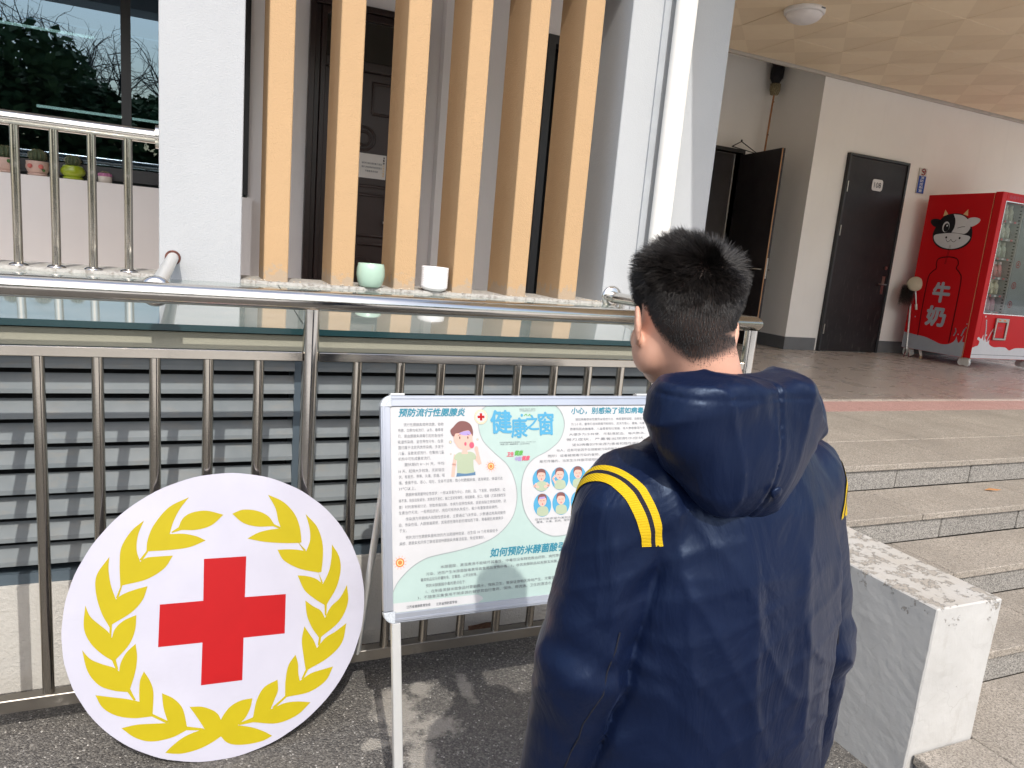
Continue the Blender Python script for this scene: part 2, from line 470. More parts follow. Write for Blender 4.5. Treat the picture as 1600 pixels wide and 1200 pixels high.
# --- corridor window
glass = NT('tinted_window_glass')
gl = glass.n('ShaderNodeBsdfGlossy'); gl.inputs['Color'].default_value = (0.34, 0.47, 0.60, 1); gl.inputs['Roughness'].default_value = 0.004
tr = glass.n('ShaderNodeBsdfTransparent'); tr.inputs['Color'].default_value = (0.30, 0.36, 0.38, 1)
mx = glass.n('ShaderNodeMixShader')
lw = glass.n('ShaderNodeLayerWeight'); lw.inputs[0].default_value = 0.35
glass.l(glass.math('MULTIPLY_ADD', lw.outputs['Facing'], 0.5, 0.34), mx.inputs[0]); glass.l(tr.outputs[0], mx.inputs[1]); glass.l(gl.outputs[0], mx.inputs[2]); glass.l(mx.outputs[0], glass.out.inputs[0])
M_GLASS = glass.m
win = bp(MB().box(W0, W1, YI-0.03, YI+0.05, WZ0, WZ0+0.075), 'window', M_DARK)
def wpart(mb, name, mat):
    o = mb.build(name, mat); o.parent = win; o.matrix_parent_inverse = win.matrix_parent_inverse.copy() if False else Matrix.Translation(building.location).inverted() @ Matrix.Translation(building.location); return o
wpart(MB().box(W1-0.05, W1, YI-0.031, YI+0.05, WZ0+0.075, WZ1).box(W0, W0+0.05, YI-0.031, YI+0.05, WZ0+0.075, WZ1).box(W0+0.05, W1-0.05, YI-0.03, YI+0.05, WZ1-0.06, WZ1), 'frame', M_DARK)
for xm in (-0.4316, -2.4):
    wpart(MB().box(xm, xm+0.052, YI-0.034, YI+0.03, WZ0+0.075, WZ1-0.06), 'mullion', M_DARK)
wpart(MB().box(-0.379, W1-0.05, YI-0.033, YI+0.03, 2.79, 2.85), 'transom', M_DARK)
LEAN = 0.026
def leanbox(x0, x1, y, z0, z1):
    return MB().add([(x0, y-0.002, z0), (x1, y-0.002, z0), (x1, y+0.002, z0), (x0, y+0.002, z0), (x0, y-0.002-LEAN*(z1-z0), z1), (x1, y-0.002-LEAN*(z1-z0), z1), (x1, y+0.002-LEAN*(z1-z0), z1), (x0, y+0.002-LEAN*(z1-z0), z1)],
                    [(0, 3, 2, 1), (4, 5, 6, 7), (0, 1, 5, 4), (2, 3, 7, 6), (0, 4, 7, 3), (1, 2, 6, 5)])
wpart(leanbox(-0.379, W1-0.052, YI-0.022, WZ0+0.0755, 2.79), 'pane', M_GLASS)
wpart(MB().box(-0.379, W1-0.052, YI-0.002, YI+0.002, 2.85, WZ1-0.06), 'pane', M_GLASS)
wpart(leanbox(-2.347, -0.433, YI-0.014, WZ0+0.0755, WZ1-0.06), 'pane', M_GLASS)
wpart(MB().box(W0+0.05, -2.401, YI-0.002, YI+0.002, WZ0+0.075, WZ1-0.06), 'pane', M_GLASS)
# things seen dimly through the glass
M_TUBE = NT('lamp_tube'); M_TUBE.set(Emission_Color=(0.85, 1.0, 0.85), Emission_Strength=2.6); M_TUBE = M_TUBE.m
for k, (xa, za, L) in enumerate(((-1.9, 2.92, 1.1), (-1.25, 2.35, 1.2), (-2.9, 2.2, 1.0))):
    t = MB().tube([(xa, 7.2+0.2*k, za), (xa+L, 7.2+0.2*k, za)], 0.011, 8).build('lamp_tube', M_TUBE)
    tag(t, ('upper pale tube lamp glimpsed behind the corridor window', 'lower pale tube lamp glimpsed behind the corridor window', 'leftmost pale tube lamp glimpsed behind the corridor window')[k], 'lamp', 'tube lamps in the classroom')

# --- brown panelled door
door = bp(MB().box(D0+0.11, D1-0.09, YI+0.02, YI+0.06, 0.66, 2.60), 'door', M_DOORB)
def dpart(mb, name, mat, par=None, bevel=0.0):
    o = mb.build(name, mat, None, bevel); o.parent = par or door; o.matrix_parent_inverse = Matrix.Identity(4); return o
M_FRB = plain('door_frame_wood', (0.020, 0.010, 0.009), 0.3, 0, 0.2)
dpart(MB().box(D0, D0+0.04, YI-0.05, YI+0.04, 0.65, DZ).box(D0+0.04, D0+0.075, YI-0.02, YI+0.04, 0.65, DZ-0.04).box(D0+0.075, D0+0.11, YI-0.035, YI+0.04, 0.65, DZ-0.08)
      .box(D1-0.04, D1, YI-0.05, YI+0.04, 0.65, DZ).box(D1-0.09, D1-0.04, YI-0.025, YI+0.04, 0.65, DZ-0.04)
      .box(D0+0.04, D1-0.04, YI-0.05, YI+0.04, DZ-0.04, DZ-0.001).box(D0+0.075, D1-0.09, YI-0.03, YI+0.04, DZ-0.085, DZ-0.041)
      .box(D0+0.11, D1-0.09, YI-0.02, YI+0.05, 2.60, 2.66), 'frame', M_FRB, None, 0.004)
dpart(MB().box(D0+0.11, D1-0.09, YI+0.01, YI+0.016, 2.66, DZ-0.085), 'transom_pane', plain('dark_transom_glass', (0.03, 0.026, 0.02), 0.12))
def ring(cx, cz, r, w, y, n=36, sz=1.0):
    a = [(cx+r*math.cos(2*math.pi*j/n), cz+sz*r*math.sin(2*math.pi*j/n)) for j in range(n+1)]
    return MB().tube([(x, y, z) for x, z in a], w, 6, False)
cxd = (D0+D1)/2+0.01
for zc, r in ((2.175, 0.075), (1.27, 0.105)):
    for rr in (r, r*0.6):
        dpart(ring(cxd, zc, rr, 0.010, YI+0.018), 'moulding', M_DOORB)
for (xa, xb, za, zb) in ((D0+0.16, D1-0.14, 1.46, 1.86), (D0+0.18, cxd-0.05, 2.34, 2.54), (cxd+0.05, D1-0.16, 2.34, 2.54), (D0+0.22, D1-0.20, 1.52, 1.80), (D0+0.16, D1-0.14, 0.75, 1.12)):
    dpart(MB().tube([(xa, YI+0.019, za), (xb, YI+0.019, za), (xb, YI+0.019, zb), (xa, YI+0.019, zb), (xa, YI+0.019, za)], 0.011, 6, False), 'moulding', M_DOORB)
dpart(MB().tube([(D1-0.13, YI-0.005, 1.62), (D1-0.13, YI-0.04, 1.62), (D1-0.22, YI-0.04, 1.62)], 0.009, 10), 'handle', M_STEELD)

# --- glass canopy sloping away from the sill, over the louvred shaft
cg = NT('dusty_green_glass').world()
dust = cg.ramp(cg.noise(4, 8, 0.7, vec=cg.scaled(0.7, 2.2, 1)), [(0.3, (0.17, 0.215, 0.20)), (0.75, (0.30, 0.325, 0.295))])
cg.base(dust).set(Roughness=cg.ramp(cg.noise(7, 6, 0.7), [(0.35, 0.02), (0.75, 0.10)]), Specular_IOR_Level=0.6, IOR=1.5, Coat_Weight=0.6, Coat_Roughness=0.03, Coat_IOR=1.5)
M_CGLASS = cg.m
M_CEDGE = plain('glass_edge', (0.015, 0.045, 0.05), 0.15)
def slopebox(x0, x1, ya, za, yb, zb, t):
    return MB().add([(x0, ya, za), (x1, ya, za), (x1, yb, zb), (x0, yb, zb), (x0, ya, za-t), (x1, ya, za-t), (x1, yb, zb-t), (x0, yb, zb-t)],
                    [(0, 1, 2, 3), (7, 6, 5, 4), (0, 4, 5, 1), (2, 6, 7, 3), (0, 3, 7, 4), (1, 5, 6, 2)])
for x0, x1 in ((-6.9, -2.3), (-2.296, 0.322), (0.326, 2.05)):
    g = bp(slopebox(x0, x1, 2.412, 1.193, YF+0.018, 1.266, 0.018), 'canopy_pane', M_CGLASS)
    ed = slopebox(x0, x1, 2.408, 1.1935, 2.4115, 1.1937, 0.0195).build('pane_edge', M_CEDGE); ed.parent = g; ed.matrix_parent_inverse = Matrix.Identity(4)

# --- louvred windows of the shaft
def louvre_mat():
    m = NT('grey_blue_louvre').world()
    c = m.ramp(m.noise(5, 6), [(0.3, (0.125, 0.145, 0.155)), (0.7, (0.165, 0.182, 0.188))])
    c = m.mix(m.ramp(m.noise(11, 7, 0.7, vec=m.scaled(1, 1, 3)), [(0.52, 0.0), (0.85, 0.55)]), c, (0.22, 0.19, 0.145))
    m.base(c).set(Roughness=m.ramp(m.noise(15, 4), [(0.3, 0.55), (0.8, 0.75)]), Specular_IOR_Level=0.3)
    return m.m
M_LOUV = louvre_mat()
M_LFR = plain('louvre_frame', (0.095, 0.125, 0.15), 0.4, 0.2)
for (x0, x1) in ((-1.36, 0.298), (0.345, 1.98)):
    lw_ = bp(MB().box(x0-0.022, x1+0.022, 2.470, 2.62, 0.358, 0.392), 'louvre_window', M_LFR)
    def lpart(mb, name, mat, bevel=0.0):
        o = mb.build(name, mat, None, bevel); o.parent = lw_; o.matrix_parent_inverse = Matrix.Identity(4); return o
    lpart(MB().box(x0-0.022, x0, 2.466, 2.62, 0.393, 1.099), 'side_frame', M_LFR); lpart(MB().box(x1, x1+0.022, 2.466, 2.62, 0.393, 1.099), 'side_frame', M_LFR)
    proto = None
    for k in range(9):
        zt = 1.098-0.0775*k
        if proto is None:
            pr = [(2.490, zt+0.002), (2.462, zt-0.042), (2.459, zt-0.0550), (2.463, zt-0.0560), (2.467, zt-0.044), (2.494, zt-0.002)]
            vv = [(x0, a, b) for a, b in pr]+[(x1, a, b) for a, b in pr]
            n = len(pr)
            ff = [(j, (j+1) % n, (j+1) % n+n, j+n) for j in range(n)]+[tuple(range(n-1, -1, -1)), tuple(range(n, 2*n))]
            proto = lpart(MB().add(vv, ff), 'slat', M_LOUV)
        else:
            s = proto.copy(); link(s); s.parent = lw_; s.matrix_parent_inverse = Matrix.Identity(4)
            s.location = (0, rng.normal(0, 0.0012), -0.0775*k+rng.normal(0, 0.0008)); s.rotation_euler = (0, rng.normal(0, 0.0008), 0)

# --- porch: floor, back walls, ceiling, roof
pf = MB().box(2.05, 15, 3.69, 7.25, 0.3, 0.65).build('porch_floor', M_PFLOOR); tag(pf, 'polished speckled granite floor of the porch', kind='structure')
pk = MB().box(2.05, 15, 3.40, 3.688, 0.3, 0.651).build('floor_border', M_PINK); tag(pk, 'pink granite strip along the edge of the porch floor', kind='structure')
XB, YB, YR = 6.33, 6.45, 7.25
DZ2 = 2.955
mb = MB()
mb.box(XB, 6.84, YB, YB+0.15, 0.65, 3.9).box(6.84, 7.82, YB, YB+0.15, DZ2, 3.9).box(7.82, 12, YB, YB+0.15, 0.65, 3.9)
bp(mb, 'porch_wall', M_PORCHW)
bp(MB().box(XB, XB+0.15, YB+0.15, YR+0.12, 0.65, 4.5), 'recess_side_wall', M_PORCHW)
bp(MB().box(5.98, XB, YR, YR+0.12, 0.65, 4.5).box(5.06, 5.98, YR, YR+0.12, 2.9, 4.5).box(3.8, 5.06, YR, YR+0.12, 0.65, 4.5), 'recess_back_wall', M_PORCHW)
bp(MB().box(3.7, 3.8, YI+0.2, YR+0.12, 0.65, 4.5), 'recess_left_wall', M_PORCHW)
bp(MB().box(3.7, 6.5, YB-0.05, YR+0.2, 4.4, 4.5), 'recess_ceiling', M_PORCHW)
M_ROOM2 = plain('grey_room_wall', (0.42, 0.40, 0.40), 0.9)
bp(MB().box(4.4, 6.6, 9.4, 9.5, 0.65, 3.2).box(4.4, 4.5, YR+0.12, 9.4, 0.65, 3.2).box(6.5, 6.6, YR+0.12, 9.4, 0.65, 3.2).box(4.4, 6.6, YR+0.12, 9.5, 3.2, 3.3).box(4.4, 6.6, YR, 9.5, 0.5, 0.65), 'back_room', M_ROOM2)
bp(MB().box(XB-0.002, 6.80, YB-0.012, YB-0.0005, 0.651, 0.80).box(7.86, 15, YB-0.012, YB-0.0005, 0.651, 0.80).box(XB-0.012, XB-0.0005, YB-0.012, YR-0.001, 0.651, 0.80).box(5.99, XB-0.013, YR-0.012, YR-0.0005, 0.651, 0.80), 'skirting', M_SKIRT)
bp(MB().box(2.20, 11.2, 0.95, YB-0.01, 3.742, 4.2).box(2.20, 11.2, YB-0.01, YB+0.3, 3.9, 4.2), 'porch_roof', M_WHITE)
bp(MB().box(2.20, 15, YB-0.05, YB-0.012, 3.695, 3.735), 'ceiling_trim', plain('ceiling_trim', (0.55, 0.50, 0.43), 0.6))
# ceiling panels
ct = NT('beige_ceiling_panel')
sp = ct.n('ShaderNodeSeparateXYZ'); ct.l(ct.co, sp.inputs[0])
a = ct.math('ADD', sp.outputs[0], sp.outputs[1]); b_ = ct.math('SUBTRACT', sp.outputs[0], sp.outputs[1])
qa = ct.math('PINGPONG', a, 0.33); qb = ct.math('PINGPONG', b_, 0.33)
chk = ct.math('MULTIPLY', ct.math('SIGN', a), ct.math('SIGN', b_))
rib = ct.n('ShaderNodeMath', operation='SINE'); ct.l(ct.math('MULTIPLY', sp.outputs[0], 900.0), rib.inputs[0])
ribm = ct.math('MULTIPLY', rib.outputs[0], ct.ramp(chk, [(0.45, 0.0), (0.55, 1.0)]))
colc = ct.mix(ct.ramp(chk, [(0.45, 0.0), (0.55, 1.0)]), (0.86, 0.72, 0.52), (0.785, 0.645, 0.455))
ct.base(ct.mix(ct.ramp(ct.noise(3, 5), [(0.3, 0.0), (0.8, 0.35)]), colc, (0.66, 0.50, 0.32))).set(Roughness=0.55)
ct.bump(ribm, 0.35, 0.001)
CTM = ct.m
ceiling = bp(MB().box(2.3, 3.9, 1.0, YB-0.052, 3.722, 3.741).box(3.9, 11.1, 1.0, 3.14, 3.7221, 3.741), 'ceiling', CTM)
ts = 0.63
proto = None
for i in range(11):
    for j in range(6):
        cx, cy = 3.9+ts*(i+0.5), 5.73+ts*0.5-ts*j
        hy = ts/2-0.0025
        y1 = min(cy+hy, YB-0.053)
        if cy+hy > YB-0.053 or proto is None:
            t = MB().box(-hy, hy, -hy, y1-cy, -0.009, 0.009).build('ceiling_panel', CTM, None, 0.0015)
            if cy+hy <= YB-0.053: proto = t
        else:
            t = proto.copy(); link(t)
        t.location = (cx, cy, 3.7195+rng.normal(0, 0.0006)); t.rotation_euler = (rng.normal(0, 0.0012), rng.normal(0, 0.0012), 0)
        t.parent = ceiling; t.matrix_parent_inverse = Matrix.Identity(4)

# --- dark door with number plate
def scratched_black():
    m = NT('scuffed_dark_door').world()
    c = m.ramp(m.noise(2.5, 6), [(0.3, (0.010, 0.008, 0.009)), (0.7, (0.020, 0.015, 0.017))])
    sc = m.noise(26, 8, 0.75, vec=m.scaled(1.5, 1.5, 0.25))
    sp = m.n('ShaderNodeSeparateXYZ'); m.l(m.co, sp.inputs[0])
    low = m.ramp(m.math('DIVIDE', sp.outputs[2], 3.0), [(0.25, 1.0), (0.62, 0.1)])
    c = m.mix(m.math('MULTIPLY', m.ramp(sc, [(0.56, 0.0), (0.66, 0.8)]), low), c, (0.10, 0.085, 0.08))
    m.base(c).set(Roughness=m.ramp(m.noise(6, 6), [(0.3, 0.4), (0.8, 0.6)]), Specular_IOR_Level=0.35)
    return m.m
M_BDOOR = scratched_black()
d2 = bp(MB().box(6.87, 7.79, YB-0.035, YB-0.001, 0.653, DZ2-0.035), 'door', M_BDOOR)
def d2part(mb, name, mat, bevel=0.0, par=None):
    o = mb.build(name, mat, None, bevel); o.parent = par or d2; o.matrix_parent_inverse = Matrix.Identity(4); return o
d2part(MB().box(6.835, 6.867, YB-0.05, YB+0.02, 0.65, DZ2).box(7.793, 7.825, YB-0.05, YB+0.02, 0.65, DZ2).box(6.867, 7.793, YB-0.05, YB+0.02, DZ2-0.032, DZ2), 'frame', M_DARK, 0.004)
for z in (2.52, 2.02, 0.86):
    d2part(MB().tube([(6.862, YB-0.055, z), (6.862, YB-0.055, z+0.12)], 0.007, 8), 'hinge', M_STEELD)
d2part(MB().box(7.70, 7.745, YB-0.041, YB-0.034, 1.38, 1.60).tube([(7.72, YB-0.04, 1.50), (7.72, YB-0.085, 1.50), (7.60, YB-0.085, 1.50)], 0.010, 10).tube([(7.72, YB-0.04, 1.70), (7.72, YB-0.055, 1.70)], 0.02, 14), 'handle', M_STEELD)
M_PLATE = plain('pale_plate', (0.62, 0.58, 0.56), 0.4, 0.2)
oct_ = []
for cx_, cz_, a0 in ((0.055, 0.035, 0), (-0.055, 0.035, 90), (-0.055, -0.035, 180), (0.055, -0.035, 270)):
    for q in range(0, 91, 30):
        oct_.append((7.345+cx_+0.03*math.cos(math.radians(a0+q)), 2.645+cz_+0.03*math.sin(math.radians(a0+q))))
d2part(MB().prism(oct_, lambda u, v, w: (u, YB-0.036-w, v), 0.006), 'number_plate', M_PLATE)

# --- open door in the recess
leaf_root = bp(MB().box(0, 0.045, -0.82, 0, 0.665, 2.875), 'open_door', M_BDOOR)
leaf_root.matrix_parent_inverse = Matrix.Translation(building.location).inverted()
leaf_root.location = (5.965, YR-0.005, 0); leaf_root.rotation_euler = (0, 0, math.radians(-8))
def lfpart(mb, name, mat):
    o = mb.build(name, mat); o.parent = leaf_root; o.matrix_parent_inverse = Matrix.Identity(4); return o
lfpart(MB().box(0.004, 0.016, -0.824, -0.8205, 0.665, 2.875), 'edge_strip', plain('raw_door_edge', (0.42, 0.22, 0.10), 0.6))
lfpart(MB().box(0.018, 0.032, -0.825, -0.8202, 1.45, 1.68), 'lock_plate', M_STEELD)
lfpart(MB().tube([(0, -0.76, 1.55), (-0.05, -0.76, 1.55), (-0.05, -0.64, 1.55)], 0.010, 10).tube([(0.045, -0.76, 1.55), (0.095, -0.76, 1.55), (0.095, -0.64, 1.55)], 0.010, 10), 'handle', M_STEELD)
bp(MB().box(5.02, 5.06, YR-0.03, YR+0.10, 0.65, 2.94).box(5.98, 6.015, YR-0.03, YR+0.10, 0.65, 2.94).box(5.06, 5.98, YR-0.03, YR+0.10, 2.90, 2.94), 'door_frame', M_DARK)

# ================================================================== steps
core = MB()
lv = [(0.65, 2.33), (0.52, 2.03), (0.39, 1.745), (0.26, 1.43), (0.13, 0.97)]
for z, y in lv:
    core.box(2.24, 12, y+0.03, 3.40 if z > 0.6 else 2.5, -0.02 if z < 0.2 else z-0.17, z-0.032)
steps = core.build('steps', plain('step_mortar', (0.07, 0.062, 0.05), 0.9))
tag(steps, 'broad granite steps rising from the asphalt to the porch', kind='structure')
def slab(x0, x1, y0, y1, z0, z1, name, mat):
    o = MB().box(-(x1-x0)/2, (x1-x0)/2, -(y1-y0)/2, (y1-y0)/2, -(z1-z0)/2, (z1-z0)/2).build(name, mat, steps, 0.003)
    o.location = ((x0+x1)/2+rng.normal(0, 0.0005), (y0+y1)/2+rng.normal(0, 0.0006), (z0+z1)/2+rng.normal(0, 0.0005))
    return o
g = 0.0026
for k, (z, y) in enumerate(lv):
    yback = lv[k-1][1]+0.016 if k else 3.398
    off = (0.03, 0.28, 0.12, 0.35, 0.2)[k]
    x = 2.24
    rows = [(y, yback)] if k else [(y, 2.72), (2.72, yback)]
    for ri, (ya, yb) in enumerate(rows):
        x = 2.06 if k == 0 else 2.24
        nxt = 2.67+off+ri*0.2
        while x < 12:
            xe = min(nxt, 12)
            slab(x+g, xe-g, ya+g-(0.0 if ri else 0.004), yb-g, z-0.03, z, 'tread_slab', M_TREAD)
            x = xe; nxt = xe+0.9
    x = 2.24; nxt = 2.60+(0.55, 0.5, 0.22, 0.41, 0.1)[k]
    while x < 12:
        xe = min(nxt, 12)
        slab(x+g*1.3, xe-g*1.3, y+0.012, y+0.032, z-0.128, z-0.0315, 'riser_slab', M_RISER)
        x = xe; nxt = xe+0.55
slab(1.97, 2.24-g, 0.97, 1.238, 0.10, 0.13, 'tread_slab', M_TREAD)
slab(1.98, 2.24-g, 0.982, 1.236, -0.01, 0.0985, 'riser_slab', M_RISER)
# stair side wall, slightly uneven
bm = bmesh.new()
bmesh.ops.create_cube(bm, size=1.0)
bmesh.ops.scale(bm, vec=(0.288, 1.05, 0.62), verts=bm.verts)
bmesh.ops.translate(bm, vec=(2.094, 1.243+0.525, 0.29), verts=bm.verts)
bmesh.ops.bevel(bm, geom=list(bm.edges), offset=0.004, segments=1, affect='EDGES')
bmesh.ops.subdivide_edges(bm, edges=[e for e in bm.edges if e.calc_length() > 0.1], cuts=26, use_grid_fill=True)
from mathutils import noise as mnoise
for v_ in bm.verts:
    nn = mnoise.noise(v_.co*5)*0.0025+mnoise.noise(v_.co*38)*0.0010
    c0 = Vector((2.094, 1.768, 0.29)); dlt = v_.co-c0
    v_.co += Vector((math.copysign(nn, dlt.x), nn, nn*0.6))
me = bpy.data.meshes.new('stair_side_wall'); bm.to_mesh(me); bm.free(); me.materials.append(M_WORN)
lw1 = link(bpy.data.objects.new('stair_side_wall', me))
tag(lw1, 'low chipped white plaster wall at the left end of the granite steps', 'low wall')

# ================================================================== railings
def attach(o, par): o.parent = par; o.matrix_parent_inverse = Matrix.Translation(par.location).inverted() if par.type == 'EMPTY' else Matrix.Identity(4); return o
YRL = 2.235
rail = empty('steel_railing', (0.315, YRL, 0))
tag(rail, 'polished steel railing with round top rail standing in front of the louvres', 'railing')
R = lambda mb, name, mat=M_STEEL, par=None, bv=0.0: attach(mb.build(name, mat, None, bv), par or rail)
ZT = 1.303
top = R(MB().tube([(-4.2, YRL, ZT-0.004), (0.315, YRL, ZT-0.001), (2.015, YRL, ZT), (2.05, YF-0.001, ZT+0.003)], 0.0295, 28), 'top_rail')
def handrail_ring(x, y, z, r, w, name, par, axis='y'):
    return None
R(MB().box(-4.2, 0.290, YRL-0.013, YRL+0.013, 1.118, 1.146), 'mid_rail', M_BAL, None, 0.002)
R(MB().box(0.340, 1.992, YRL-0.013, YRL+0.013, 1.118, 1.146), 'mid_rail', M_BAL, None, 0.002)
R(MB().box(-4.2, 0.290, YRL-0.019, YRL+0.019, 0.082, 0.122), 'bottom_rail', M_BOT, None, 0.002)
R(MB().box(0.340, 1.992, YRL-0.019, YRL+0.019, 0.082, 0.122), 'bottom_rail', M_BOT, None, 0.002)
R(slopebox(2.004, 2.028, YRL+0.026, 1.146, YF-0.004, 1.149, 0.028), 'mid_rail')
R(slopebox(2.002, 2.030, YRL+0.026, 0.80, YF-0.004, 0.80, 0.03), 'bottom_rail')
for x in (-1.72, 0.315, 2.015):
    R(MB().tube([(x, YRL, 0.0), (x, YRL, ZT-0.026)], 0.0245, 24), 'post')
    R(MB().lathe([(0.0, 0.008), (0.045, 0.008), (0.052, 0.004), (0.053, 0.0)], (x, YRL, 0.001)), 'base_flange')
bx = [-0.391-0.1392*k for k in range(25)]+[-0.391+0.1392*k for k in range(5)][1:]+[0.461+0.1385*k for k in range(11)]
proto = None
for x in bx:
    if abs(x-(-1.72)) < 0.04: continue
    if proto is None:
        proto = R(MB().tube([(0, 0, 0.121), (0, 0, 1.119)], 0.0155, 18, False), 'baluster', M_BAL); s = proto
    else:
        s = proto.copy(); link(s); s.parent = rail; s.matrix_parent_inverse = Matrix.Translation(rail.location).inverted()
    s.location = (x+rng.normal(0, 0.001), YRL, 0); s.rotation_euler = (0, rng.normal(0, 0.0012), rng.random()*6)
for k in range(6):
    s = proto.copy(); s.data = proto.data; link(s); s.parent = rail; s.matrix_parent_inverse = Matrix.Translation(rail.location).inverted()
    s.location = (2.017+0.005*k, YRL+0.17*(k+1), 0.80*0.0+0.0); s.scale = (1, 1, 0.33); s.location.z = 0.77
# strut from the top rail to the column with its sleeve disc, and wall flanges
R(MB().tube([(-0.100, YF-0.015, 1.352), (-0.112, YRL+0.035, 1.310)], 0.0225, 18), 'strut', M_LEG)
R(MB().lathe([(0.0, -0.004), (0.030, -0.006), (0.042, 0.002), (0.044, 0.010), (0.0, 0.012)], (-0.112, YRL+0.040, 1.302), 28, 'y'), 'cover_disc', M_STEEL)
R(MB().lathe([(0.022, 0.001), (0.029, -0.002), (0.031, 0.004), (0.028, 0.008)], (-0.100, YF-0.024, 1.352), 20, 'y'), 'rusty_collar', plain('rust', (0.10, 0.035, 0.025), 0.9, 0, 0.5, 60))
R(MB().lathe([(0.030, -0.014), (0.050, -0.012), (0.060, -0.004), (0.061, 0.0), (0.030, 0.0)], (2.05, YF-0.002, ZT+0.003), 28, 'y'), 'wall_flange', M_STEEL)
R(MB().tube([(2.046, YF-0.12, ZT-0.02), (2.046, YF-0.12, 1.149)], 0.0155, 14), 'baluster')

rail2 = empty('corridor_railing', (-0.6, 3.42, 1.278))
tag(rail2, 'short steel railing standing on the sill left of the white column', 'railing')
R2 = lambda mb, name, mat=M_STEEL: attach(mb.build(name, mat), rail2)
R2(MB().tube([(-4.2, 3.42, 1.835), (-0.156, 3.42, 1.835)], 0.0285, 28), 'top_rail')
R2(MB().tube([(-0.166, 3.42, 1.835), (-0.1535, 3.42, 1.835)], 0.047, 28), 'wall_flange')
proto = None
for k in range(28):
    x = -0.267-0.1292*k
    if proto is None:
        proto = R2(MB().tube([(0, 0, 0.0), (0, 0, 0.535)], 0.0165, 18, False), 'baluster', M_BAL); s = proto
        pf_ = R2(MB().lathe([(0.017, 0.010), (0.026, 0.008), (0.034, 0.003), (0.035, 0.0)], (0, 0, 0), 24), 'base_flange'); s2 = pf_
    else:
        s = proto.copy(); link(s); s2 = pf_.copy(); link(s2)
        for q in (s, s2): q.parent = rail2; q.matrix_parent_inverse = Matrix.Translation(rail2.location).inverted()
    s.location = (x, 3.42, 1.279); s2.location = (x, 3.42, 1.279)
    s.rotation_euler = (0, rng.normal(0, 0.002), rng.random()*6)

# drain pipe
dp = MB().tube([(2.252, 3.30, 0.66), (2.252, 3.30, 3.73)], 0.0545, 28).build('drainpipe', M_PVC)
tag(dp, 'thick white plastic drainpipe running up the front of the right column', 'drainpipe')
for z in (1.35, 2.95):
    MB().tube([(2.252, 3.30, z-0.012), (2.252, 3.30, z+0.012)], 0.058, 28).box(2.245, 2.26, 3.35, 3.381, z-0.012, z+0.012).build('bracket', M_PVC, dp)

